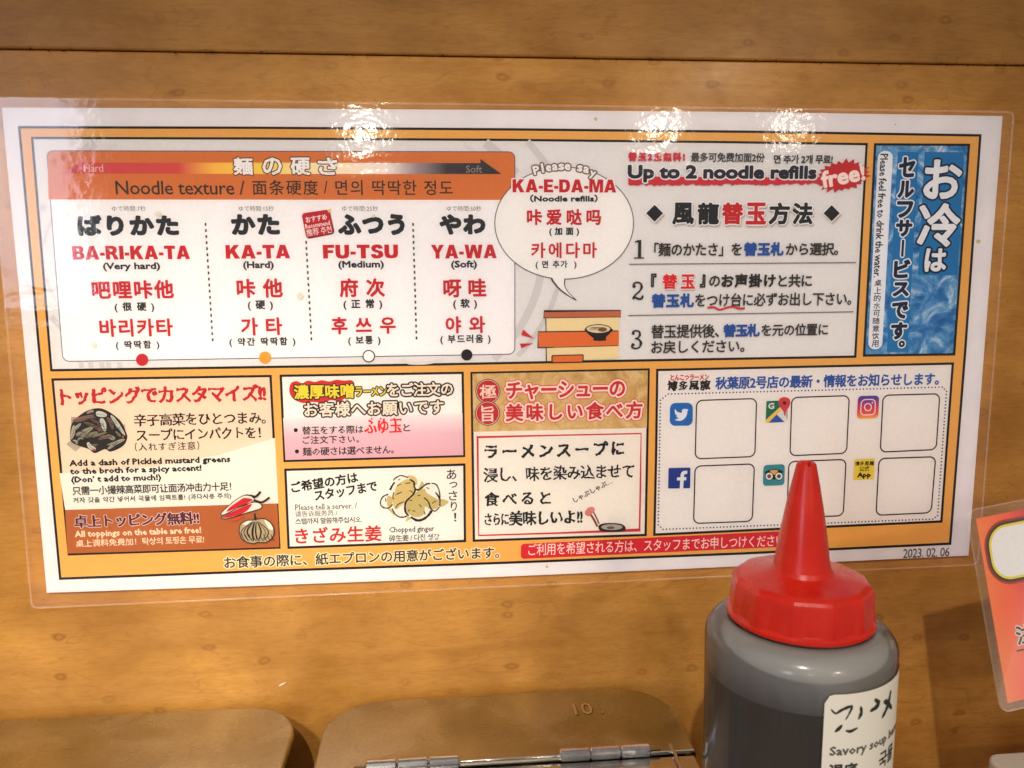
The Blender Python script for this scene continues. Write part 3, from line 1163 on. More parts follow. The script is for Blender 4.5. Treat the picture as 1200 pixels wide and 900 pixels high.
def greens(a):
    def P(x, y):
        return (60 + x / 8.571, 440 + y / 8.571)
    kk = (36, 32, 30)
    a.poly([P(200, 415), P(690, 440), P(690, 620), P(200, 600)], (178, 150, 138))
    a.poly([P(150, 690), P(240, 610), P(330, 690), P(245, 765)], (176, 164, 146))
    a.poly([P(640, 500), P(745, 490), P(745, 600), P(660, 640)], (190, 160, 150))
    a.smooth_poly([P(190, 590), P(210, 480), P(300, 390), P(400, 340), P(500, 330), P(600, 375), P(700, 460), P(750, 560), P(765, 630), P(720, 710), P(600, 765), P(540, 740),
                   P(440, 780), P(380, 740), P(260, 700), P(200, 660)], kk, 5)
    r2 = random.Random(21)
    cols = [(150, 146, 126), (168, 164, 142), (126, 96, 82), (110, 84, 74), (196, 198, 184), (134, 126, 102), (92, 76, 66)]
    # individual leaves and stalks, light shapes on the dark mass
    leaves = [((215, 455), (430, 400), 26, 2), ((230, 500), (200, 640), 22, 1), ((250, 600), (420, 520), 30, 0), ((300, 620), (470, 570), 26, 5), ((330, 470), (520, 560), 20, 3),
              ((450, 380), (560, 400), 34, 4), ((500, 430), (540, 560), 30, 4), ((560, 420), (620, 540), 22, 3), ((600, 400), (720, 560), 20, 4), ((640, 480), (740, 600), 16, 4),
              ((560, 600), (640, 640), 26, 0), ((480, 640), (620, 610), 22, 2), ((570, 740), (740, 640), 20, 1), ((560, 700), (680, 660), 12, 0), ((370, 670), (450, 740), 26, 4),
              ((230, 540), (300, 480), 18, 1), ((400, 440), (500, 480), 16, 6), ((420, 620), (560, 570), 14, 5), ((270, 660), (330, 640), 14, 0), ((220, 650), (260, 690), 14, 1),
              ((360, 380), (430, 360), 16, 0), ((470, 480), (480, 560), 16, 2), ((650, 560), (700, 610), 14, 5), ((400, 690), (470, 690), 14, 2), ((330, 430), (450, 420), 12, 2)]
    for (x0, y0), (x1, y1), w, ci in leaves:
        mx, my = (x0 + x1) / 2 + r2.uniform(-18, 18), (y0 + y1) / 2 + r2.uniform(-18, 18)
        a.curve([P(x0, y0), P(mx, my), P(x1, y1)], w / 8.571 * 1.8, cols[ci], taper=True)
        a.curve([P(x0, y0 + 6), P(mx + 4, my + 6), P(x1 - 6, y1)], 0.5, kk, taper=True)
    for _ in range(30):
        x, y = r2.uniform(240, 660), r2.uniform(420, 700)
        a.curve([P(x, y), P(x + r2.uniform(10, 50), y + r2.uniform(-20, 20)), P(x + r2.uniform(50, 90), y + r2.uniform(-25, 35))], 0.6, kk, taper=True)
    a.ellipse(*P(435, 745), 1.6, 1.2, (190, 60, 50))
    a.ellipse(*P(725, 615), 1.3, 1.2, (190, 80, 70))


art('mustard_greens_drawing', greens)


def chili(a):
    def P(x, y):
        return (190 + x / 8, 560 + y / 8)
    kk = (40, 20, 18)
    a.smooth_poly([P(640, 400), P(700, 370), P(775, 350), P(740, 380), P(670, 408)], (206, 70, 44), 4)
    body1 = [P(555, 330), P(620, 265), P(700, 200), P(780, 160), P(850, 175), P(865, 205), P(800, 245), P(700, 285), P(620, 325), P(570, 345)]
    body2 = [P(560, 365), P(640, 320), P(720, 275), P(800, 240), P(880, 225), P(930, 245), P(930, 280), P(860, 305), P(760, 335), P(660, 365), P(590, 380)]
    for bd in (body1, body2):
        a.smooth_poly(bd, (232, 222, 208), 5)
    a.smooth_poly([P(610, 315), P(640, 270), P(720, 215), P(770, 185), P(850, 200), P(800, 235), P(700, 280)], (198, 34, 40), 4)
    a.smooth_poly([P(565, 368), P(640, 325), P(720, 285), P(835, 240), P(830, 270), P(770, 325), P(660, 360), P(600, 372)], (198, 34, 40), 4)
    for bd in (body1, body2):
        a.curve(bd, 0.9, kk, closed=True)
    a.curve([P(850, 180), P(890, 165), P(925, 125)], 2.6, kk)
    a.curve([P(865, 205), P(925, 225), P(960, 215), P(1010, 180)], 2.4, kk)
    a.curve([P(780, 155), P(830, 160), P(880, 170)], 1.6, kk, taper=True)


art('chili_drawing', chili)


def garlic(a):
    def P(x, y):
        return (190 + x / 8, 560 + y / 8)
    kk = (40, 32, 26)
    a.smooth_poly([P(725, 500), P(740, 430), P(800, 395), P(860, 390), P(870, 340), P(890, 345), P(890, 385), P(960, 380), P(1020, 420), P(1050, 480), P(1040, 550), P(980, 600), P(900, 600),
                   P(860, 615), P(790, 595), P(745, 560)], (186, 166, 128), 5)
    a.smooth_poly([P(960, 385), P(1020, 420), P(1045, 480), P(1000, 470)], (236, 228, 210), 4)
    a.smooth_poly([P(760, 430), P(800, 400), P(850, 400), P(800, 440)], (230, 222, 204), 4)
    a.curve([P(725, 500), P(740, 430), P(800, 395), P(860, 390), P(872, 340)], 1.0, kk)
    a.curve([P(890, 385), P(960, 380), P(1020, 420), P(1050, 480), P(1040, 550), P(980, 600), P(900, 600), P(860, 612), P(790, 595), P(745, 560), P(727, 500)], 1.2, kk)
    a.curve([P(872, 330), P(876, 360), P(880, 395)], 2.4, kk)
    for x0, x1, x2, w in ((850, 770, 810, 1.1), (860, 800, 850, 2.0), (870, 850, 860, 2.6), (885, 880, 895, 1.8), (895, 930, 905, 2.0), (905, 1000, 950, 1.2), (900, 970, 940, .8), (845, 745, 780, 1.0)):
        a.curve([P(x0, 405), P(x1, 500), P(x2, 590)], w, kk, taper=True)
    for k in range(9):
        x = 750 + k * 34
        a.curve([P(x, 520), P(x + 12, 560), P(x + 34, 588)], 1.0, kk, taper=True)


art('garlic_drawing', garlic)

# ---------------------------------------------------- panel: miso order
begin('miso_panel', [(327.6, 439), (543.5, 435.5), (545.2, 535.6), (332.3, 541.6)], (240, 238, 233))


pinkm, nt, b = new_mat('fading_pink_print')
b.inputs['Roughness'].default_value = 0.65
sx = nt.nodes.new('ShaderNodeSeparateXYZ')
nt.links.new(mapping(nt), sx.inputs[0])
mr = nt.nodes.new('ShaderNodeMapRange')
mr.inputs[1].default_value = at(440, 482).z
mr.inputs[2].default_value = at(440, 535).z
nt.links.new(sx.outputs[2], mr.inputs[0])
nt.links.new(ramp(nt, mr.outputs[0], [(0, lin((240, 234, 230))), (0.18, lin((236, 216, 216))), (0.5, lin((226, 184, 192))), (1, lin((222, 172, 184)))]).outputs[0], b.inputs['Base Color'])


def pink(a):
    a.poly([(331.8, 489.8), (542, 484), (542.9, 533.3), (334.6, 539)], pinkm)
    pts = [(339, 457), (341, 449), (348, 446.6), (354, 449), (361, 446), (369, 447.5), (377, 445.5), (386, 447), (394, 445), (403, 446), (412, 445.6), (415.5, 450), (414, 458),
           (412, 464), (404, 467), (398, 470.5), (388, 469), (378, 472), (366, 471), (356, 472.5), (346, 469), (341, 464)]
    a.smooth_poly(pts, (206, 44, 40), 4)


art('colour_zone', pink)
DK = (46, 26, 22)
T('濃厚味噌', 344.5, 415, 450.3, 467.3, (232, 214, 60), 1.1, outl=[(DK, 1.5)])
T('ラーメン', 416.5, 453.5, 453, 464.3, (226, 206, 70), 0.7, lift=8, outl=[(DK, 1.2)])
T('をご注文の', 453.5, 531, 448, 464.3, (240, 226, 206), 0.9, lift=16, outl=[(DK, 1.7)])
T('お客様へお願いです', 357, 520.5, 469.8, 487, (240, 226, 206), 0.9, outl=[(DK, 1.7)])
T('替玉をする際は', 354.3, 426, 498.9, 508.6, K, 0.4, res=1)
T('ふゆ玉', 427, 471, 490.8, 508, (220, 44, 44), 1.0, brush=0.3)
T('と', 472.5, 480.5, 496.8, 505.5, K, 0.4)
T('ご注文下さい。', 354.5, 421, 510.3, 519.8, K, 0.4, res=1)
T('麺の硬さは選べません。', 355, 462, 523, 533, K, 0.4, res=1)


for x_, y_ in ((346.6, 504), (348, 529)):
    art('bullet', lambda a: a.ellipse(x_, y_, 2.4, 2.4, K))
for x_ in (436, 446.5, 462.5):
    art('emphasis_dot', lambda a: a.ellipse(x_ - 0.5, 490.6, 1.2, 1.1, (220, 44, 44), n=10))

# ---------------------------------------------------- panel: chopped ginger
begin('ginger_panel', [(333, 549.2), (545.5, 543), (546.3, 635.2), (337, 643.3)], (236, 233, 224))
r8 = math.radians(8)
T('ご希望の方は', 340.5, 420, 558.8, 571.8, K, 0.9, rot=r8)
T('スタッフまで', 368, 442.5, 568.8, 581.6, K, 0.9, rot=r8)
T('Please tell a server. /', 346, 418.5, 589.8, 597, (74, 70, 66), 0.15, res=1)
T('请告诉服务员 /', 346, 395.5, 598.2, 605, (90, 86, 80), 0.1, res=1)
T('스탭까지 말씀해주십시오.', 346.3, 424.5, 606.3, 613.4, (50, 46, 44), 0.3, res=1)
T('きざみ生姜', 346, 447.5, 616.6, 636, (194, 38, 42), 0.9, res=3)
T('Chopped ginger', 456, 509, 616.6, 625.2, (50, 46, 44), 0.3, res=1)
T('碎生姜 / 다진 생강', 456, 515, 626, 633.8, (50, 46, 44), 0.2, res=1)
for ch, x0, x1, y0, y1 in (('あ', 523.3, 534.8, 550, 561.8), ('っ', 526.5, 536, 564.6, 571.6), ('さ', 525.8, 536, 575, 586.4), ('り', 528.3, 535.6, 587.5, 599), ('！', 532, 534.8, 601, 611)):
    T(ch, x0, x1, y0, y1, K, 0.3)


def ginger(a):
    def P(x, y):
        return (440 + x / 12, 540 + y / 12)
    tan, tan2, kk = (196, 176, 112), (206, 184, 120), (34, 26, 22)
    a.smooth_poly([P(450, 215), P(520, 205), P(580, 250), P(590, 310), P(560, 350), P(500, 300)], tan2, 4)
    a.poly([P(600, 390), P(655, 275), P(700, 350), P(640, 410)], tan)
    a.smooth_poly([P(900, 540), P(1030, 570), P(960, 635), P(890, 640)], tan, 4)
    a.poly([P(150, 650), P(250, 690), P(270, 780)], tan)
    a.poly([P(420, 860), P(450, 790), P(540, 790)], tan)
    L = [P(70, 600), P(85, 530), P(160, 480), P(200, 420), P(240, 310), P(270, 260), P(350, 205), P(460, 235), P(530, 290), P(560, 390), P(550, 470), P(440, 560), P(415, 640), P(420, 760),
         P(370, 795), P(300, 770), P(250, 700), P(235, 600), P(180, 655), P(110, 650)]
    Rr = [P(600, 405), P(660, 370), P(740, 325), P(820, 315), P(880, 370), P(905, 460), P(910, 560), P(905, 650), P(850, 700), P(790, 700), P(740, 780), P(660, 830), P(590, 840), P(510, 800),
          P(430, 740), P(415, 640), P(440, 570), P(540, 470)]
    a.smooth_poly(L, (234, 230, 218), 5)
    a.smooth_poly(Rr, (234, 230, 218), 5)
    a.smooth_poly([P(300, 350), P(390, 280), P(470, 260), P(545, 330), P(550, 450), P(440, 560), P(390, 600), P(300, 680), P(255, 640), P(245, 560), P(270, 440)], tan2, 5)
    a.smooth_poly([P(170, 500), P(240, 520), P(230, 610), P(170, 640)], tan, 4)
    a.smooth_poly([P(600, 420), P(690, 390), P(720, 450), P(840, 520), P(905, 560), P(880, 650), P(780, 690), P(700, 640), P(680, 750), P(590, 790), P(510, 770), P(430, 690), P(440, 570), P(540, 480)], tan, 5)
    a.curve([P(250, 275), P(290, 235), P(350, 207), P(400, 215), P(460, 235)], 1.4, kk, wob=.2)
    a.curve([P(270, 300), P(235, 350), P(205, 410)], 2.2, kk, wob=.2)
    a.curve([P(180, 470), P(110, 500), P(75, 560), P(75, 620), P(120, 658), P(190, 660), P(240, 610)], 1.5, kk, wob=.25)
    a.curve([P(480, 260), P(540, 300), P(545, 360), P(570, 400), P(610, 405), P(660, 370), P(720, 325), P(770, 320)], 2.0, kk, wob=.25)
    a.curve([P(560, 400), P(540, 460), P(480, 520), P(430, 575), P(414, 640), P(425, 720), P(470, 770)], 2.2, kk, wob=.25)
    a.curve([P(790, 315), P(850, 330), P(890, 400), P(906, 500), P(905, 640)], 1.5, kk, wob=.2)
    a.curve([P(840, 440), P(880, 490), P(905, 550)], 2.0, kk, taper=True)
    a.curve([P(235, 670), P(270, 740), P(330, 785), P(400, 790), P(450, 770)], 1.5, kk, wob=.2)
    a.curve([P(500, 790), P(580, 835), P(660, 825), P(740, 770), P(790, 700)], 2.9, kk, wob=.25)
    a.curve([P(280, 670), P(320, 610), P(410, 572)], 1.3, kk, taper=True)
    a.curve([P(680, 515), P(740, 570), P(770, 650), P(800, 700)], 1.5, kk, wob=.2)
    a.curve([P(800, 600), P(830, 570), P(855, 572)], 1.0, kk)
    a.curve([P(790, 690), P(840, 705), P(900, 650)], 1.4, kk)
    a.curve([P(260, 440), P(245, 500), P(255, 540)], 1.2, kk)
    for s in (((300, 355), (365, 325)), ((415, 320), (500, 310)), ((280, 480), (380, 435)), ((475, 415), (530, 450)), ((590, 485), (635, 490)), ((610, 610), (650, 655)),
              ((455, 710), (490, 685)), ((520, 700), (560, 715)), ((680, 700), (700, 760)), ((320, 270), (350, 262)), ((710, 375), (760, 395)), ((140, 520), (150, 580)), ((480, 555), (520, 560))):
        a.curve([P(*s[0]), P((s[0][0] + s[1][0]) / 2, (s[0][1] + s[1][1]) / 2 - 4), P(*s[1])], 1.1, kk, taper=True)


art('ginger_drawing', ginger)

# ---------------------------------------------------- panel: how to eat the pork
begin('pork_panel', [(551.2, 435.8), (761.5, 431.6), (757.9, 628.2), (554, 635)], (238, 232, 220))
tanm, nt, b = new_mat('mottled_gold_print')
b.inputs['Roughness'].default_value = 0.65
n1 = nodes_noise(nt, 150, 5, mapping(nt), 0.65, 1.0)
nt.links.new(ramp(nt, n1.outputs[0], [(0.3, lin((180, 140, 72))), (0.5, lin((208, 172, 104))), (0.7, lin((226, 200, 148)))]).outputs[0], b.inputs['Base Color'])


def gold(a):
    a.poly([(553.6, 438), (759.2, 434), (758, 501.4), (554.6, 506)], tanm)


art('colour_zone', gold)


def seal(cx, cy, r):
    def f(a):
        a.ellipse(cx, cy, r, r, (54, 26, 22), n=36)
        a.ellipse(cx, cy, r - 0.9, r - 0.9, (226, 196, 180), n=36)
        a.ellipse(cx, cy, r - 1.7, r - 1.7, (190, 36, 40), n=36)
    art('seal', f)


seal(571.8, 458.6, 14.6)
seal(571.4, 484.2, 14.6)
T('極', 562.5, 581.5, 450.5, 467, (242, 214, 200), 0.8, brush=0.3)
T('旨', 564, 579, 475, 494, (242, 214, 200), 1.0, brush=0.3)
RO = (214, 56, 50)
T('チャーシューの', 593.5, 733, 446.3, 467.3, (200, 40, 42), 1.4, outl=[((246, 226, 216), 2.1), (RO, 3.0)], res=3)
T('美味しい食べ方', 593, 753.5, 471.5, 492.3, (200, 40, 42), 1.4, outl=[((246, 226, 216), 2.1), (RO, 3.0)], res=3)


def redbox(a):
    a.line([(559.6, 512.3), (655, 510), (751.2, 508), (750.4, 570), (749.4, 621), (655, 624.6), (561, 627.4), (560.2, 570)], 1.9, (200, 46, 56), closed=True, wob=.2)


art('red_frame', redbox)
T('ラーメンスープに', 568.5, 732.5, 518.5, 535.5, (26, 22, 22), 1.5, brush=0.45, res=3)
T('浸し、味を染み込ませて', 567.5, 743.5, 545.5, 562.5, (26, 22, 22), 0.7, brush=0.4, res=3)
T('食べると', 567.5, 645.5, 575.5, 592.5, (26, 22, 22), 1.0, brush=0.4, res=3)
T('さらに', 568, 596.5, 601.5, 615.5, (26, 22, 22), 0.8, brush=0.4, res=3)
T('美味しいよ!!', 596.5, 683, 597.5, 615, (26, 22, 22), 1.0, brush=0.4, res=3)
T('しゃぶしゃぶ…', 669.5, 719.5, 571.5, 578.3, K, 0.35, rot=math.radians(27), res=1)


def bowl(a):
    kk = (40, 28, 26)
    a.smooth_poly([(701, 617), (706, 613.5), (717, 612.8), (728, 614), (733, 618), (730, 622.5), (706, 622.8)], kk, 4)
    a.ellipse(717, 617.6, 12.5, 3.4, (178, 170, 156))
    a.ellipse(715.5, 618.3, 4.6, 1.6, (96, 92, 88))
    a.curve([(691, 601), (696, 609), (700, 617)], 2.4, (128, 52, 36))
    a.curve([(695, 599), (699, 607), (702, 614)], 1.6, (128, 52, 36))
    a.smooth_poly([(685, 601), (689, 595), (695, 594), (697, 598), (693, 602.5), (689, 605)], (214, 128, 120), 4)


art('bowl_drawing', bowl)

# ---------------------------------------------------- panel: social links
begin('links_panel', [(768.8, 432.2), (1118, 424.6), (1111, 520), (1104.4, 612.4), (765.4, 627.9), (767.5, 530)], (236, 231, 225))
T('とんこつラーメン', 785.5, 831, 438.6, 445.8, (206, 44, 44), 0.7, res=1)
T('博多風龍', 782, 832, 445.8, 457.5, (26, 22, 20), 1.1, brush=0.45)
T('秋葉原2号店の最新・情報をお知らせします。', 840, 1102, 438.9, 454, BLUE, 1.0)


def dotted(a):
    c = (62, 76, 132)
    pts = []

    def seg(p, q, n):
        for i in range(n):
            t = i / n
            pts.append((p[0] + (q[0] - p[0]) * t, p[1] + (q[1] - p[1]) * t))
    seg((783, 461.8), (1104, 453.6), 80)
    seg((1104, 453.6), (1109, 458.5), 2)
    seg((1109, 458.5), (1098.6, 604), 37)
    seg((1098.6, 604), (1093, 608.2), 2)
    seg((1093, 608.2), (777, 620.3), 80)
    seg((777, 620.3), (771.3, 615), 2)
    seg((771.3, 615), (773.8, 469), 37)
    seg((773.8, 469), (783, 461.8), 3)
    for x, y in pts:
        a.ellipse(x, y, 1.0, 1.0, c, n=8)
        a.z -= STEP


art('dotted_frame', dotted, kind='stuff')
for q in ([(816.3, 469.3), (886.6, 467), (884.5, 535), (814.6, 537.7)], [(927.8, 465.8), (995.2, 463.6), (991.9, 531.2), (925.6, 534)], [(1034.8, 463.2), (1101.2, 461.4), (1097, 526.8), (1031.4, 529.8)],
          [(814.5, 546.2), (884, 543.6), (881.4, 610.8), (812.7, 613.4)], [(924.4, 540.9), (991.4, 538.3), (988, 604.3), (922, 606.9)], [(1030, 537.3), (1096.4, 535.2), (1091, 600.8), (1026.4, 603.8)]):
    art('rounded_frame', lambda a, q=q: a.line(round_quad(q, 7, 6), 1.5, (38, 30, 30), closed=True))


def bird(a):
    def P(x, y):
        return (770 + x / 12, 430 + y / 12)
    a.rrect([P(182, 506), P(503, 503), P(500, 825), P(175, 828)], 6.5, (26, 104, 178))
    a.smooth_poly([P(250, 592), P(285, 630), P(345, 645), P(348, 610), P(375, 588), P(405, 592), P(438, 597), P(425, 625), P(420, 665), P(395, 715), P(340, 755), P(285, 755), P(248, 740), P(300, 722),
                   P(270, 700), P(280, 690), P(255, 660), P(250, 630)], (232, 236, 240), 3)


art('bird_icon', bird)


def mapicon(a):
    def P(x, y):
        return (870 + x / 12, 430 + y / 12)
    a.poly([P(335, 482), P(635, 470), P(635, 740), P(590, 775), P(325, 790)], (222, 220, 214))
    a.poly([P(337, 480), P(530, 472), P(530, 560), P(325, 748)], (24, 108, 80))
    a.poly([P(325, 750), P(520, 570), P(545, 610), P(365, 788), P(325, 788)], (238, 204, 80))
    a.poly([P(365, 785), P(480, 668), P(592, 774)], (44, 84, 168))
    a.poly([P(585, 650), P(635, 590), P(635, 740)], (176, 172, 168))
    a.smooth_poly([P(508, 500), P(525, 445), P(590, 422), P(655, 445), P(674, 500), P(655, 560), P(615, 620), P(592, 690), P(570, 620), P(525, 560)], (208, 62, 66), 5)
    a.ellipse(*P(590, 506), 2.2, 2.2, (90, 24, 28), n=14)
    a.text('G', *[P(362, 0)[0], P(447, 0)[0]], P(0, 505)[1], P(0, 592)[1], (226, 232, 224), 0.7)


art('map_icon', mapicon)


def fb(a):
    def P(x, y):
        return (770 + x / 9, 530 + y / 9)
    a.rrect([P(120, 165), P(352, 160), P(348, 378), P(115, 382)], 1.2, (30, 62, 140))
    w = (232, 234, 236)
    a.poly([P(238, 381), P(243, 296), P(208, 296), P(210, 264), P(245, 263), P(247, 235), P(258, 208), P(280, 195), P(318, 194), P(316, 227), P(293, 229), P(284, 240), P(282, 262),
            P(309, 261), P(305, 295), P(280, 296), P(274, 380)], w)


art('letter_icon', fb)


def owl(a):
    a.rrect([(894.5, 545), (919.6, 543.6), (919, 568.4), (893.8, 569.4)], 4, (52, 138, 150))
    kk = (28, 26, 26)
    a.smooth_poly([(896, 553.5), (900.5, 550.8), (907, 549.6), (913, 550.4), (917.5, 552.6), (914.5, 555.5), (907.3, 562), (899.5, 556.5)], kk, 4)
    a.smooth_poly([(902, 551.6), (907, 550.6), (911.5, 551.4), (907.3, 556.4)], (222, 176, 92), 3)
    for x, c in ((901.2, (190, 70, 56)), (912.6, (60, 120, 90))):
        a.ellipse(x, 558, 5.0, 5.0, kk, n=20)
        a.ellipse(x, 558, 4.2, 4.2, (232, 230, 224), n=20)
        a.ellipse(x, 558, 2.3, 2.3, kk, n=14)
        a.ellipse(x, 558, 1.2, 1.2, c, n=12)


art('owl_icon', owl)
insta, nt, b = new_mat('camera_icon_ink')
b.inputs['Roughness'].default_value = 0.6
sx = nt.nodes.new('ShaderNodeSeparateXYZ')
nt.links.new(mapping(nt), sx.inputs[0])
mr = nt.nodes.new('ShaderNodeMapRange')
p1, p2 = at(1010, 490), at(1024, 464)
mr.inputs[1].default_value = p1.z
mr.inputs[2].default_value = p2.z
nt.links.new(sx.outputs[2], mr.inputs[0])
nt.links.new(ramp(nt, mr.outputs[0], [(0, lin((240, 170, 70))), (0.25, lin((226, 84, 60))), (0.55, lin((200, 36, 96))), (0.85, lin((112, 40, 140))), (1, lin((60, 50, 150)))]).outputs[0], b.inputs['Base Color'])


def camicon(a):
    a.rrect([(1005.3, 464), (1030, 463.4), (1029, 489.8), (1003.8, 490.7)], 4.5, insta)
    w = (240, 226, 226)
    a.line(round_quad([(1009.3, 468.3), (1025.6, 467.8), (1025, 485.8), (1008, 486.4)], 4.5, 5), 1.2, w, closed=True)
    a.line(ell(1016.8, 477, 4.0, 4.2, n=24), 1.3, w, closed=True)
    a.ellipse(1022, 471.8, 1.0, 1.0, w, n=10)


art('camera_icon', camicon)


def app(a):
    a.poly([(1001.2, 538.2), (1024.8, 537.2), (1023.4, 561.3), (999.6, 562.2)], (234, 208, 64))


art('app_icon', app)
T('博多風龍', 1001.8, 1024, 540.2, 545.6, K, 0.35, res=1)
T('公式', 1006.8, 1018.5, 546.2, 552.3, K, 0.3, res=1)
T('App', 1004, 1020.5, 553.3, 561, K, 0.9, res=1)

# ---------------------------------------------------- lettering on the border itself
cur[0], cur[1] = border, Z1
T('お食事の際に、紙エプロンの用意がございます。', 265, 587.5, 645.8, 660.3, (52, 46, 42), 0.6, outl=[((250, 236, 196), 1.2)])


def redpill(a):
    a.rrect([(610.3, 637.5), (945, 621), (944, 639.5), (610.4, 655)], 4, (210, 34, 52))


art('pill', redpill)
T('ご利用を希望される方は、スタッフまでお申しつけください。', 621.5, 925, 631.5, 645.5, (250, 226, 214), 0.15)
cur[0] = sheet
cur[1] = 3e-5
T('2023. 02. 06', 1058.5, 1112.7, 642.4, 653, (74, 66, 62), 0.2)


for k_, st in enumerate(((1146.5, 283, 2.6), (698, 139.5, 2.0), (1049, 146, 1.0), (641, 664, 1.6))):
    art('stain', lambda a: stain(a, *st, (206, 182, 140), k_ + 9))

# ---------------------------------------------------- film pouch around the paper, lightly warped
FILM = [(-15, 114.5), (300, 115.5), (600, 118.5), (900, 124), (1187, 131.5), (1166, 380), (1145, 661), (870, 674.5), (600, 689), (300, 703.5), (38, 712), (12, 410)]


def film_grid(quad, z0, nx, nz, amp, plane, seed=1, edge_drop=0.0):
    TL, TR, BR, BL = [plane.uv(p) for p in quad]
    r2 = random.Random(seed)
    ph = [(r2.uniform(0.4, 3), r2.uniform(0.4, 3), r2.uniform(0, 6)) for _ in range(6)]
    bm = bmesh.new()
    g = []
    for j in range(nz + 1):
        row = []
        t = j / nz
        for i in range(nx + 1):
            s = i / nx
            u = (TL * (1 - s) + TR * s) * (1 - t) + (BL * (1 - s) + BR * s) * t
            h = sum(math.sin(a_ * s * 9 + b_ * t * 6 + c_) for a_, b_, c_ in ph) / 6
            row.append(bm.verts.new(plane.w(u, z0 + amp * h)))
        g.append(row)
    for j in range(nz):
        for i in range(nx):
            bm.faces.new((g[j][i], g[j + 1][i], g[j + 1][i + 1], g[j][i + 1]))
    return bm


film_mat = film_material()
bm = film_grid([(-15, 114.5), (1187, 131.5), (1145, 661), (38, 712)], 0.00085, 60, 26, 0.00016, WALLP, 4)
film = bm_obj('laminate_film', bm, film_mat, sheet, smooth=True)
# welded rim of the pouch: a thin raised bead round the outside
rim_mat = film_material('film_rim', 0.08, 0.5, 0.35)


def tube(pts, r, n=6, closed=False):
    bm = bmesh.new()
    P = [Vector(p) for p in pts]
    N = len(P)
    rings = []
    for i, p in enumerate(P):
        a_ = P[i - 1] if (i or closed) else p
        b_ = P[(i + 1) % N] if (i < N - 1 or closed) else p
        d = (b_ - a_).normalized()
        up = Vector((0, 1, 0)) if abs(d.y) < 0.9 else Vector((1, 0, 0))
        x = d.cross(up).normalized()
        y = d.cross(x)
        rings.append([bm.verts.new(p + (x * math.cos(t) + y * math.sin(t)) * r) for t in [2 * math.pi * k / n for k in range(n)]])
    for i in range(N if closed else N - 1):
        A, B = rings[i], rings[(i + 1) % N]
        for k in range(n):
            bm.faces.new((A[k], A[(k + 1) % n], B[(k + 1) % n], B[k]))
    if not closed:
        bm.faces.new(rings[0][::-1])
        bm.faces.new(rings[-1])
    bmesh.ops.recalc_face_normals(bm, faces=bm.faces[:])
    return bm


rp = [WALLP.w(WALLP.uv(p), 0.0006) for p in round_quad([(-15, 114.5), (1187, 131.5), (1145, 661), (38, 712)], 7)]
bm_obj('film_rim', tube(rp, 0.00035, 6, True), rim_mat, sheet, smooth=True)

# ================================================================== STEEL CONDIMENT CONTAINERS
def steel_material(name, base, rough, aniso=True):
    m, nt, b = new_mat(name)
    b.inputs['Metallic'].default_value = 1.0
    v = mapping(nt)
    sm = nodes_noise(nt, 30, 2, v, 0.5, 0.6)
    spk = nodes_noise(nt, 700, 3, v, 0.7)
    c = ramp(nt, sm.outputs[0], [(0.30, tuple(x * 0.80 for x in base) + (1,)), (0.5, tuple(x * 0.94 for x in base) + (1,)), (0.68, tuple(min(1, x * 1.12) for x in base) + (1,))])
    c2 = ramp(nt, spk.outputs[0], [(0.3, (0.86, 0.84, 0.80, 1)), (0.6, (1, 1, 1, 1))])
    nt.links.new(mixc(nt, 1.0, c.outputs[0], c2.outputs[0], 'MULTIPLY'), b.inputs['Base Color'])
    sc = nodes_noise(nt, 1.0, 4, mapping(nt, (40, 2200, 900), rot=(0, 0, math.radians(6))), 0.6)
    rr = ramp(nt, sm.outputs[0], [(0.38, (rough, rough, rough, 1)), (0.62, (rough + 0.12,) * 3 + (1,))])
    nt.links.new(rr.outputs[0], b.inputs['Roughness'])
    bp = nt.nodes.new('ShaderNodeBump')
    bp.inputs['Strength'].default_value = 0.2
    bp.inputs['Distance'].default_value = 0.00002
    nt.links.new(sc.outputs[0], bp.inputs['Height'])
    return m


steel = steel_material('worn_steel', (0.56, 0.56, 0.47), 0.20)
bright = steel_material('bright_steel', (0.78, 0.77, 0.76), 0.12)
LZ = at(740, 805, -0.004).z      # height of the lids
inner_dark = simple_mat('container_inside', (40, 30, 26), 0.5)
pickle = simple_mat('red_pickle', (150, 24, 40), 0.3)


def rrect_pts(x0, x1, y0, y1, r, n=8):
    """plan outline, y0 is the wall side"""
    out = []
    for cx, cy, a0 in ((x1 - r, y0 - r, 90), (x1 - r, y1 + r, 0), (x0 + r, y1 + r, -90), (x0 + r, y0 - r, 180)):
        for k in range(n + 1):
            t = math.radians(a0 - 90 * k / n)
            out.append((cx + r * math.cos(t), cy + r * math.sin(t)))
    return out


def slab(pts, z0, z1, bev=0.0006):
    bm = bmesh.new()
    t = [bm.verts.new((x, y, z1)) for x, y in pts]
    bt = [bm.verts.new((x, y, z0)) for x, y in pts]
    bm.faces.new(t)
    bm.faces.new(bt[::-1])
    for i in range(len(t)):
        j = (i + 1) % len(t)
        bm.faces.new((t[j], t[i], bt[i], bt[j]))
    bmesh.ops.recalc_face_normals(bm, faces=bm.faces[:])
    if bev:
        es = [e for e in bm.edges if e.verts[0].co.z == e.verts[1].co.z and e.verts[0].co.z == z1]
        es = [e for e in bm.edges if abs(e.verts[0].co.z - z1) < 1e-7 and abs(e.verts[1].co.z - z1) < 1e-7]
        bmesh.ops.bevel(bm, geom=es, offset=bev, segments=3, affect='EDGES', profile=0.5)
    return bm


X0, X1 = at(388, 830, -0.006).x - 0.0065, at(808, 830, -0.02).x
def at_z(x, y, z):
    w = RX * ((x - 600) / FPX) + RY * ((y - 450) / FPX) + RZ
    return CAM + w * ((z - CAM.z) / w.z)


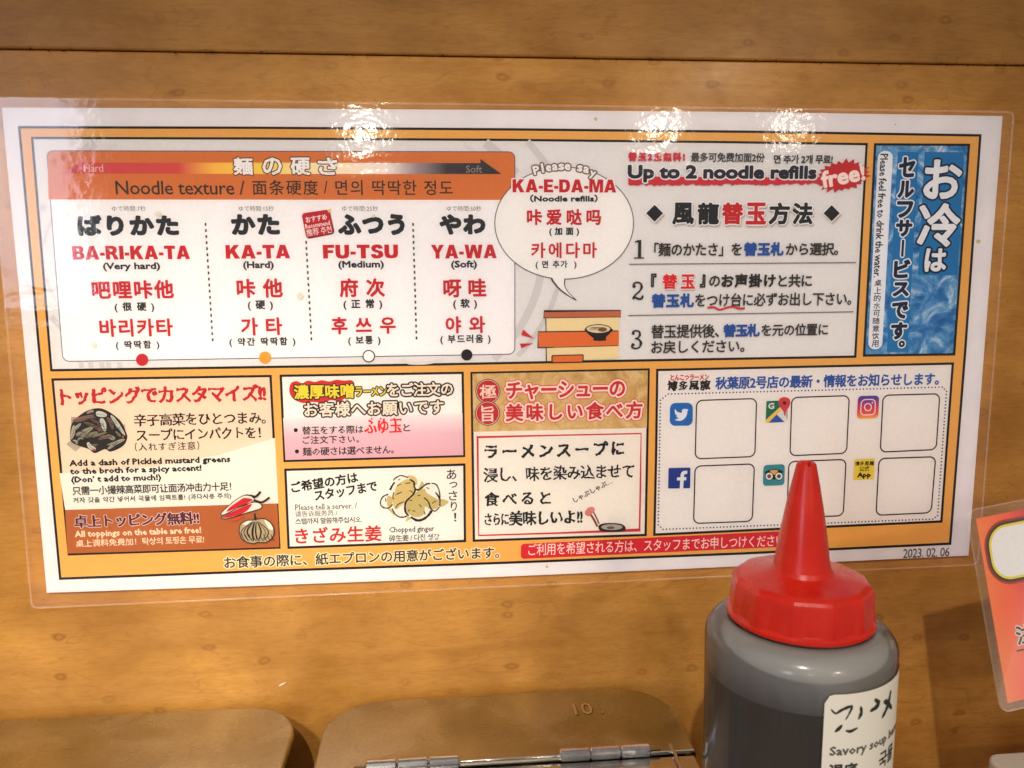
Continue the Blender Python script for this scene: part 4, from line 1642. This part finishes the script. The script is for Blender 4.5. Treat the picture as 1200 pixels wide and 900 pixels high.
def container(x0, x1, label, seed, hinge=True):
    root = empty('condiment_container', ((x0 + x1) / 2, -0.08, LZ - 0.09), label=label, category='condiment box', group='steel condiment containers along the wall')
    yb = -0.004
    yh = at_z(600, 893, LZ).y           # hinge line
    yf = yh - 0.070
    # body with a rim
    o1 = rrect_pts(x0 + 0.004, x1 - 0.004, yb - 0.004, yf + 0.004, 0.019)
    o2 = rrect_pts(x0 + 0.008, x1 - 0.008, yb - 0.008, yf + 0.008, 0.016)
    bm = bmesh.new()
    A = [bm.verts.new((x, y, LZ - 0.0016)) for x, y in o1]
    B = [bm.verts.new((x, y, LZ - 0.09)) for x, y in o2]
    for i in range(len(A)):
        j = (i + 1) % len(A)
        bm.faces.new((A[j], A[i], B[i], B[j]))
    bm.faces.new(B[::-1])
    bmesh.ops.recalc_face_normals(bm, faces=bm.faces[:])
    bm_obj('body', bm, steel, root, smooth=False)
    # fixed rear half of the lid, rolled edge
    pts = [p for p in rrect_pts(x0, x1, yb, yf, 0.0235, 12) if p[1] > yh]
    pts = pts[:]
    pts_sorted = [p for p in pts]
    # right side first, then left side
    right = [p for p in pts_sorted if p[0] > (x0 + x1) / 2]
    left = [p for p in pts_sorted if p[0] <= (x0 + x1) / 2]
    outl = right + [(x1, yh + 0.0003), (x0, yh + 0.0003)] + left
    fixed = bm_obj('fixed_lid', slab(outl, LZ - 0.0028, LZ, 0.0009), steel, root, smooth=False)
    # hinged front half, slightly lower
    rf = [p for p in rrect_pts(x0, x1, yb, yf, 0.0235, 12) if p[1] < yh - 0.002]
    out2 = [(x1 - 0.0012, yh - 0.0016)] + [(p[0] - 0.0012 if p[0] > (x0 + x1) / 2 else p[0] + 0.0012, p[1]) for p in rf] + [(x0 + 0.0012, yh - 0.0016)]
    flap = bm_obj('hinged_lid', slab(out2, LZ - 0.0032, LZ - 0.0004, 0.0008), bright, root)
    if hinge:
        for (hx0, hx1) in ((x0 + 0.0205, x0 + 0.0565), (x1 - 0.0545, x1 - 0.0185)):
            # three knuckles per hinge on one pin
            L = (hx1 - hx0) / 3
            for k in range(3):
                bm = bmesh.new()
                r0 = 0.0026
                prof = [(0, r0 - 0.0004), (0.0004, r0), (L - 0.0008, r0), (L - 0.0004, r0 - 0.0004)]
                rings = []
                for px_, r_ in prof:
                    rings.append([bm.verts.new((hx0 + k * L + px_, yh + r_ * math.cos(t), LZ + 0.0016 + r_ * math.sin(t))) for t in [2 * math.pi * q / 20 for q in range(20)]])
                for q in range(3):
                    for s in range(20):
                        bm.faces.new((rings[q][s], rings[q][(s + 1) % 20], rings[q + 1][(s + 1) % 20], rings[q + 1][s]))
                bm.faces.new(rings[0][::-1])
                bm.faces.new(rings[-1])
                bmesh.ops.recalc_face_normals(bm, faces=bm.faces[:])
                bm_obj('hinge_knuckle', bm, bright, root, smooth=False)
        bm_obj('hinge_pin', tube([(x0 + 0.016, yh, LZ + 0.0016), ((x0 + x1) / 2, yh, LZ + 0.0014), (x1 - 0.0145, yh, LZ + 0.0016)], 0.0005, 8), bright, root, smooth=True)
        # pressed clip at the right end of the hinge
        bm_obj('end_clip', box_bm((x1 - 0.0100, yh - 0.018, LZ - 0.0002), (x1 - 0.0088, yh + 0.004, LZ + 0.0016), 0.0003, 1), bright, root)
    return root, fixed, yh


X0 = at_z(372, 880, LZ).x
X1 = at_z(821, 890, LZ).x
box1, fixed1, yh = container(X0, X1, 'steel condiment box stamped 10 with twin hinges, between the bottle and the other box', 3)
x_r = at_z(340, 870, LZ).x
box2, fixed2, _ = container(x_r - (X1 - X0), x_r, 'steel condiment box cut off by the left edge, lid plain and unhinged in view', 8)
# the number stamped in the lid
lidP = Plane(Vector((0, 0, LZ)), Vector((1, 0, 0)), Vector((0, 1, 0)), Vector((0, 0, 1)))
stamp_mat = simple_mat('stamped_groove', (236, 232, 226), 0.3, 1.0)
a = Art(6e-5, lidP)
a.text('10 .', 672, 706, 823.5, 837, stamp_mat, 0.2)
a.z += 2e-5
a.build('stamped_number', fixed1)
shade_mat = simple_mat('groove_shade', (96, 82, 72), 0.4, 1.0)  # offset dark copy of the number paints in the grooves' shade
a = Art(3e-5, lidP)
a.text('10 .', 672.8, 706.8, 824.3, 837.8, shade_mat, 0.6)
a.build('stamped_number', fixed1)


def scratches(fixed, x0, x1, y0, y1, n, seed):
    a = Art(2e-5, lidP)
    r2 = random.Random(seed)
    m = simple_mat('scratch', (205, 190, 172), 0.35, 1.0)
    for _ in range(n):
        x, y = r2.uniform(x0, x1), r2.uniform(y0, y1)
        L = r2.uniform(3, 26)
        sl = r2.choice((-0.34, -0.3, 0.12, -0.05))
        a.line([(x, y), (x + L * .5, y + L * sl * .5 + r2.uniform(-.3, .3)), (x + L, y + L * sl)], r2.uniform(0.25, 0.6), m, taper=True)
    a.build('scratch', fixed, kind='stuff')


scratches(fixed1, 400, 770, 822, 876, 60, 2)
scratches(fixed2, 20, 310, 842, 890, 44, 6)

# ================================================================== SQUEEZE BOTTLE
BX, BY = 0.2798, -0.1000
bott = empty('squeeze_bottle', (BX, BY, -0.33), label='clear squeeze bottle of dark sauce with a red cone cap and handwritten label', category='bottle')


def lathe(prof, n=64, cx=BX, cy=BY, close_top=False, close_bot=False):
    bm = bmesh.new()
    rings = []
    for r, z in prof:
        rings.append([bm.verts.new((cx + r * math.cos(2 * math.pi * k / n), cy + r * math.sin(2 * math.pi * k / n), z)) for k in range(n)])
    for i in range(len(rings) - 1):
        for k in range(n):
            bm.faces.new((rings[i][k], rings[i][(k + 1) % n], rings[i + 1][(k + 1) % n], rings[i + 1][k]))
    if close_bot:
        bm.faces.new(rings[0][::-1])
    if close_top:
        bm.faces.new(rings[-1])
    bmesh.ops.recalc_face_normals(bm, faces=bm.faces[:])
    return bm


ZT = at(950, 541, BY).z         # tip of the nozzle
ZC = at(942, 668, BY).z         # top of the collar
RB = 0.0302
ZS = ZC - 0.0148                # where the shoulder meets the collar
prof = [(0.0, -0.33), (RB * 0.9, -0.33), (RB, -0.327)]
for t in np.linspace(0, 1, 12):
    prof.append((RB - 0.0005 * math.sin(t * math.pi), -0.327 + t * (ZS - 0.0085 + 0.327)))
for t in np.linspace(0, math.pi / 2, 9)[1:]:
    prof.append((RB - 0.0075 * (1 - math.cos(t)), ZS - 0.0085 + 0.0068 * math.sin(t)))
prof += [(0.0212, ZS - 0.0018), (0.0200, ZS + 0.001), (0.0198, ZS + 0.006)]
pl, nt, b = new_mat('milky_plastic')
b.inputs['Base Color'].default_value = (0.60, 0.59, 0.56, 1)
b.inputs['Roughness'].default_value = 0.33
b.inputs['Specular IOR Level'].default_value = 0.5
tr = nt.nodes.new('ShaderNodeBsdfTransparent')
tr.inputs[0].default_value = (0.92, 0.92, 0.90, 1)
tl = nt.nodes.new('ShaderNodeBsdfTranslucent')
tl.inputs[0].default_value = (0.75, 0.73, 0.70, 1)
mx0 = nt.nodes.new('ShaderNodeMixShader')
mx0.inputs[0].default_value = 0.30
nt.links.new(b.outputs[0], mx0.inputs[1])
nt.links.new(tl.outputs[0], mx0.inputs[2])
mx = nt.nodes.new('ShaderNodeMixShader')
mx.inputs[0].default_value = 0.80
cl = nodes_noise(nt, 45, 3, mapping(nt, (1, 1, 0.5)))
mrr = nt.nodes.new('ShaderNodeMapRange')
mrr.inputs[3].default_value = 0.74
mrr.inputs[4].default_value = 0.88
nt.links.new(cl.outputs[0], mrr.inputs[0])
inv = nt.nodes.new('ShaderNodeMath')
inv.operation = 'SUBTRACT'
inv.inputs[0].default_value = 1.0
nt.links.new(mrr.outputs[0], inv.inputs[1])
nt.links.new(mx0.outputs[0], mx.inputs[2])
nt.links.new(tr.outputs[0], mx.inputs[1])
nt.links.new(inv.outputs[0], mx.inputs[0])
gls = nt.nodes.new('ShaderNodeBsdfGlossy')
gls.inputs['Roughness'].default_value = 0.16
frs = nt.nodes.new('ShaderNodeFresnel')
frs.inputs[0].default_value = 1.45
mxg = nt.nodes.new('ShaderNodeMixShader')
nt.links.new(frs.outputs[0], mxg.inputs[0])
nt.links.new(gls.outputs[0], mxg.inputs[2])
mrr.inputs[3].default_value = 0.87
mrr.inputs[4].default_value = 0.93
nt.links.new(mx.outputs[0], mxg.inputs[1])
nt.links.new(mxg.outputs[0], nt.nodes['Material Output'].inputs['Surface'])
bm_obj('body', lathe(prof, 72), pl, bott, smooth=True)
# the sauce inside, surface just under the shoulder
ZL = ZS - 0.0195
sauce, nt, b = new_mat('dark_sauce')
b.inputs['Roughness'].default_value = 0.5
sn = nodes_noise(nt, 30, 4, mapping(nt, (1, 1, 1.5)))
nt.links.new(ramp(nt, sn.outputs[0], [(0.35, (0.006, 0.006, 0.007, 1)), (0.7, (0.022, 0.016, 0.011, 1))]).outputs[0], b.inputs['Base Color'])
sp = [(0.0, -0.329), (RB - 0.002, -0.329)] + [(RB - 0.0012, z) for z in np.linspace(-0.325, ZL, 8)] + [(RB - 0.0016, ZL + 0.0001), (0.0, ZL + 0.0001)]
bm_obj('sauce', lathe(sp, 64), sauce, bott, smooth=False)
# added pale liner above the sauce, lends the empty plastic its milky brightness
bm = lathe([(RB - 0.0008, ZL + 0.0002)] + [(max(0.0185, r_ - 0.0007), z_ - 0.0003) for r_, z_ in prof if z_ > ZL + 0.002], 72)
liner_mat, nt, b = new_mat('added_liner')
b.inputs['Base Color'].default_value = (0.54, 0.53, 0.51, 1)
b.inputs['Roughness'].default_value = 0.5
trn = nt.nodes.new('ShaderNodeBsdfTransparent')
mxs = nt.nodes.new('ShaderNodeMixShader')
sxr = nt.nodes.new('ShaderNodeSeparateXYZ')
nt.links.new(mapping(nt), sxr.inputs[0])
rnz = nodes_noise(nt, 60, 4, mapping(nt, (1, 1, 0.5)), 0.6)
radd = nt.nodes.new('ShaderNodeMath')
radd.operation = 'MULTIPLY_ADD'
radd.inputs[1].default_value = 0.008
nt.links.new(rnz.outputs[0], radd.inputs[0])
nt.links.new(sxr.outputs[2], radd.inputs[2])
rmr = nt.nodes.new('ShaderNodeMapRange')
rmr.inputs[1].default_value = ZL + 0.003
rmr.inputs[2].default_value = ZL + 0.013
rmr.inputs[3].default_value = 0.25
rmr.inputs[4].default_value = 0.82
nt.links.new(radd.outputs[0], rmr.inputs[0])
nt.links.new(rmr.outputs[0], mxs.inputs[0])
nt.links.new(trn.outputs[0], mxs.inputs[1])
nt.links.new(b.outputs[0], mxs.inputs[2])
nt.links.new(mxs.outputs[0], nt.nodes['Material Output'].inputs['Surface'])
bm_obj('added_liner', bm, liner_mat, bott, smooth=True)

# red cap: faceted collar, bevel, cone nozzle with a cut tip
redp, nt, b = new_mat('red_plastic')
b.inputs['Roughness'].default_value = 0.30
b.inputs['Specular IOR Level'].default_value = 0.5
b.inputs['Subsurface Weight'].default_value = 0.15
b.inputs['Subsurface Radius'].default_value = (0.004, 0.0012, 0.0008)
b.inputs['Subsurface Scale'].default_value = 1.0
nn = nodes_noise(nt, 90, 4, mapping(nt))
nt.links.new(ramp(nt, nn.outputs[0], [(0.3, lin((206, 32, 18))), (0.7, lin((220, 42, 24)))]).outputs[0], b.inputs['Base Color'])
rg = ramp(nt, nodes_noise(nt, 60, 4, mapping(nt)).outputs[0], [(0.3, (0.18, 0.18, 0.18, 1)), (0.7, (0.36, 0.36, 0.36, 1))])
nt.links.new(rg.outputs[0], b.inputs['Roughness'])
bpn = nt.nodes.new('ShaderNodeBump')
bpn.inputs['Strength'].default_value = 0.15
bpn.inputs['Distance'].default_value = 0.0002
nt.links.new(nodes_noise(nt, 400, 3, mapping(nt)).outputs[0], bpn.inputs['Height'])
nt.links.new(bpn.outputs[0], b.inputs['Normal'])
NF = 12
bm = bmesh.new()
n = 96
RC = 0.0226
HC = (ZC - ZS) / 0.0185


def facet_r(t, R, k):
    """radius of a polygonal collar whose corners are rounded by k"""
    seg = 2 * math.pi / NF
    d = ((t + 0.0105) % seg) - seg / 2
    poly = R * math.cos(seg / 2) / math.cos(d)
    return poly * k + R * 0.985 * (1 - k)


levels = [(0.0205, ZS - 0.001, 0), (RC * 1.0, ZS - 0.001, 0.0), (RC * 1.03, ZS - 0.0004, 0.0), (RC * 1.03, ZS + 0.0006, 0.0), (RC * 1.012, ZS + 0.0013, 0.5), (RC * 1.01, ZS + 0.0018, 1.0),
          (RC * 0.985, ZS + 0.0102, 1.0), (RC * 0.973, ZS + 0.0112, 1.0), (RC * 0.945, ZS + 0.0121, 1.0), (RC * 0.88, ZS + 0.0130, 1.0), (RC * 0.86, ZS + 0.0131, 1.0), (RC * 0.70, ZS + 0.0136, 0.3), (0.0115, ZC - 0.0004, 0),
          (0.0098, ZC + 0.0002, 0), (0.0090, ZC + 0.0016, 0)]
for i in range(1, 13):
    t = i / 12
    levels.append((0.0088 + (0.0031 - 0.0088) * t + 0.0004 * math.sin(t * math.pi), ZC + 0.0018 + (ZT - ZC - 0.0028) * t, 0))
levels += [(0.0028, ZT - 0.0003, 0), (0.0023, ZT, 0), (0.0016, ZT - 0.0002, 0), (0.0012, ZT - 0.002, 0), (0.0010, ZT - 0.006, 0)]
rings = []
for R, z, k in levels:
    ring = []
    for q in range(n):
        t = 2 * math.pi * q / n
        r = facet_r(t, R, k) if k > 0 else R
        zz = z
        if abs(z - ZT) < 0.0006:      # little notch cut in the tip, facing the viewer
            zz -= 0.0016 * max(0, 1 - abs(((t + math.pi / 2 + math.pi) % (2 * math.pi)) - math.pi) / 0.38)
        ring.append(bm.verts.new((BX + r * math.cos(t), BY + r * math.sin(t), zz)))
    rings.append(ring)
for i in range(len(rings) - 1):
    for q in range(n):
        bm.faces.new((rings[i][q], rings[i][(q + 1) % n], rings[i + 1][(q + 1) % n], rings[i + 1][q]))
bm.faces.new(rings[-1])
bmesh.ops.recalc_face_normals(bm, faces=bm.faces[:])
cap = bm_obj('cap', bm, redp, bott, smooth=True)
cap.data.set_sharp_from_angle(angle=math.radians(16))

# curved paper label
labm = simple_mat('label_paper', (250, 248, 232), 0.55, 0, 0.3)


def on_bottle(x, y, r):
    w = (RX * ((x - 600) / FPX) + RY * ((y - 450) / FPX) + RZ)
    ox, oy = CAM.x - BX, CAM.y - BY
    A_ = w.x ** 2 + w.y ** 2
    B_ = 2 * (ox * w.x + oy * w.y)
    C_ = ox * ox + oy * oy - r * r
    D = B_ * B_ - 4 * A_ * C_
    D = max(D, 0)
    k = (-B_ - math.sqrt(D)) / (2 * A_)
    p = CAM + w * k
    return math.atan2(p.y - BY, p.x - BX), p.z


RL = RB + 0.00015
aL, zL = on_bottle(967, 814, RL)
aR = aL + 1.75
LH = 0.062


class Cyl:
    """plane-like mapper: u runs round the bottle, v up"""

    def w(self, uv, z):
        ang = aL + uv[0] / RL
        r = RL + 0.0001 + z
        return Vector((BX + r * math.cos(ang), BY + r * math.sin(ang), zL + uv[1]))

    def uv(self, p):
        a_, z_ = on_bottle(p[0], p[1], RL)
        return Vector(((a_ - aL) * RL, z_ - zL))


bm = bmesh.new()
nu = 40
rows = []
wlab = 1.75 * RL
rc = 0.0028
for i in range(nu + 1):
    u = wlab * i / nu
    c = min(u, wlab - u)
    dz = rc - math.sqrt(max(0, rc * rc - (rc - c) ** 2)) if c < rc else 0
    rows.append([bm.verts.new(Cyl().w((u, v), -0.0001)) for v in (-dz, -LH * 0.5, -LH + dz)])
# denser at the rounded corners
for i in range(nu):
    for j in range(2):
        bm.faces.new((rows[i][j], rows[i + 1][j], rows[i + 1][j + 1], rows[i][j + 1]))
bmesh.ops.recalc_face_normals(bm, faces=bm.faces[:])
lab = bm_obj('label', bm, labm, bott, smooth=True)

cyl = Cyl()
a = Art(1e-5, cyl)
inkg = (62, 60, 56)


def Q(x, y):
    return (900 + x / 6, 760 + y / 6)


for pts, w in (([(442, 425), (475, 455), (520, 430), (585, 405), (578, 440), (545, 500)], 3.2), ([(650, 405), (655, 450), (634, 498)], 3.4), ([(520, 535), (500, 560), (470, 585)], 4.2), ([(545, 575), (580, 580), (630, 555)], 3.4),
               ([(748, 355), (775, 380), (760, 410), (715, 440)], 4.0), ([(862, 290), (840, 400), (800, 488)], 2.8), ([(812, 370), (840, 380), (868, 420)], 2.8)):
    a.curve([Q(*p) for p in pts], w, inkg, taper=True, wob=.2)
a.build('handwriting', lab)
a = Art(1e-5, cyl)
sL = a.px(990, 850)


def cyl_text(a, body, u0, u1, v1, v0, c, w):
    co, faces, edges = glyphs(body, 1.0, 1)
    lo, hi = co.min(0), co.max(0)
    q = (co - lo) / (hi - lo) * np.array([u1 - u0, v1 - v0]) + np.array([u0, v0])
    a._ink(q, faces, edges, c, w)


cyl_text(a, 'Savory soup base', 0.0022, 0.0335, -0.0165, -0.0202, (104, 100, 92), 0.00012)
cyl_text(a, '湯底', 0.0022, 0.0112, -0.0222, -0.0275, (70, 66, 62), 0.00016)
cyl_text(a, '국물', 0.0205, 0.0300, -0.0222, -0.0275, (70, 66, 62), 0.00012)
a.build('lettering', lab)

# ================================================================== RED LAMINATED CARD ON THE RIGHT
c0 = at(1144, 608, -0.070)
c1 = at(1181, 824, -0.082)
e_dn = (c1 - c0)
hcard = e_dn.length
ey = -e_dn.normalized()
ex = Vector((1, 0.06, 0))
ex = (ex - ey * ex.dot(ey)).normalized()
nrm = ex.cross(ey).normalized()
if nrm.y > 0:
    nrm = -nrm
CP = Plane(c0, ex, ey, nrm)
card = empty('laminated_card', c0 + ex * 0.03 - ey * 0, label='red and orange laminated card with a white rounded box, cut off by the right edge', category='card')
wc = 0.075


def sheet_slab(P, pts, z0, z1):
    bm = bmesh.new()
    t = [bm.verts.new(P.w(p, z1)) for p in pts]
    bt = [bm.verts.new(P.w(p, z0)) for p in pts]
    bm.faces.new(t)
    bm.faces.new(bt[::-1])
    for i in range(len(t)):
        j = (i + 1) % len(t)
        bm.faces.new((t[j], t[i], bt[i], bt[j]))
    bmesh.ops.recalc_face_normals(bm, faces=bm.faces[:])
    return bm


cm, nt, b = new_mat('card_print')
b.inputs['Roughness'].default_value = 0.6
tcn = nt.nodes.new('ShaderNodeTexCoord')
sub = nt.nodes.new('ShaderNodeVectorMath')
sub.operation = 'DOT_PRODUCT'
sub.inputs[1].default_value = tuple(ex)
sb0 = nt.nodes.new('ShaderNodeVectorMath')
sb0.operation = 'SUBTRACT'
sb0.inputs[1].default_value = tuple(c0)
nt.links.new(tcn.outputs['Object'], sb0.inputs[0])
nt.links.new(sb0.outputs[0], sub.inputs[0])
dy = nt.nodes.new('ShaderNodeVectorMath')
dy.operation = 'DOT_PRODUCT'
dy.inputs[1].default_value = tuple(-ey)
nt.links.new(sb0.outputs[0], dy.inputs[0])
cb = nt.nodes.new('ShaderNodeCombineXYZ')
nt.links.new(sub.outputs['Value'], cb.inputs[0])
nt.links.new(dy.outputs['Value'], cb.inputs[1])
gn = nodes_noise(nt, 42, 3, cb.outputs[0], 0.5)
ma = nt.nodes.new('ShaderNodeMath')
ma.operation = 'MULTIPLY_ADD'
ma.inputs[1].default_value = 26.0
nt.links.new(sub.outputs['Value'], ma.inputs[0])
mb = nt.nodes.new('ShaderNodeMath')
mb.operation = 'MULTIPLY_ADD'
mb.inputs[1].default_value = 0.5
mb.inputs[2].default_value = -0.22
nt.links.new(gn.outputs[0], mb.inputs[0])
nt.links.new(mb.outputs[0], ma.inputs[2])
nt.links.new(ramp(nt, ma.outputs[0], [(0.0, lin((255, 132, 56))), (0.30, lin((255, 92, 48))), (0.55, lin((224, 50, 52))), (0.8, lin((180, 40, 90))), (1.0, lin((120, 36, 100)))]).outputs[0], b.inputs['Base Color'])
bm_obj('card_paper', sheet_slab(CP, [(0, 0), (wc, 0), (wc, -hcard), (0, -hcard)], -0.0003, 0), cm, card)
a = Art(2e-5, CP)
u = lambda x, y: CP.uv((x, y))
# dark halo, yellow edge, white box: shaped round the same centre line
b0, b1 = u(1158, 617), u(1164, 680)
L_, T_, B_ = (b0.x + b1.x) / 2, u(1180, 615).y, u(1180, 679).y
for grow, c in ((0.0022, (176, 64, 34)), (0.0016, (120, 44, 26)), (0.0010, (62, 30, 18)), (0.0003, (240, 224, 60)), (-0.0006, (250, 250, 246))):
    q = [(L_ - grow, T_ + grow), (wc - 0.01 + grow, T_ + grow), (wc - 0.01 + grow, B_ - grow), (L_ - grow, B_ - grow)]
    a.fill_uv(round_quad(q, 0.0075 + grow, 8), c)
a.build('white_box', card)
a = Art(1e-4, CP)
tu = u(1191, 745)
co, faces, edges = glyphs('注意', 1.0, 2)
lo, hi = co.min(0), co.max(0)
q = (co - lo) / (hi - lo) * np.array([0.0145, 0.0068]) + np.array([tu.x, tu.y - 0.0034])
a._ink(q, faces, edges, (240, 226, 214), 0.0006)
a._ink(q, faces, edges, (40, 32, 30), 0.0002)
a.fill_uv([(tu.x - 0.001, tu.y - 0.0052), (tu.x + 0.03, tu.y - 0.0052), (tu.x + 0.03, tu.y - 0.0058), (tu.x - 0.001, tu.y - 0.0058)], (60, 20, 20))
a.build('lettering', card)
m_ = 0.0036
fo = round_quad([(-m_, m_), (wc + m_, m_), (wc + m_, -hcard - m_ * 0.8), (-m_, -hcard - m_ * 0.8)], 0.004, 8)
bm = bmesh.new()
bm.faces.new([bm.verts.new(CP.w(p, 0.0005)) for p in fo])
bm_obj('laminate_film', bm, film_material('card_film', 0.05, 0.8, 0.5), card)
bm_obj('film_rim', tube([CP.w(p, 0.0002) for p in fo], 0.00028, 6, True), rim_mat, card, smooth=True)
# wire foot that holds the card up from the counter
bm_obj('stand', tube([CP.w((wc * 0.6, -hcard * 0.6), -0.001), CP.w((wc * 0.6, -hcard - 0.004), -0.001), CP.w((wc * 0.6, -hcard - 0.11), -0.001)], 0.0012, 8), bright, card, smooth=True)

# ================================================================== PALE PLASTIC TUB, bottom right corner
tz = -0.262
p0 = at_z(1163, 893, tz)
bm = slab(rrect_pts(p0.x, p0.x + 0.08, p0.y + 0.006, p0.y - 0.07, 0.006), tz - 0.006, tz, 0.0015)
tubm = simple_mat('pale_plastic', (206, 198, 182), 0.35, 0, 0.5)
tub = empty('plastic_tub', (p0.x + 0.04, p0.y - 0.03, tz - 0.05), label='pale plastic tub, only its lid corner showing at the bottom right below the red card', category='tub')
bm_obj('lid', bm, tubm, tub)
bm_obj('body', slab(rrect_pts(p0.x + 0.003, p0.x + 0.077, p0.y + 0.003, p0.y - 0.067, 0.005), tz - 0.06, tz - 0.0062, 0), tubm, tub)
# ================================================================== COUNTER (below the picture, carries the things)
bm_obj('counter', box_bm((-0.45, -0.40, -0.36), (0.85, -0.0006, -0.3302), 0.001, 1), wood_material(0.85, 2.2), None, kind='structure')
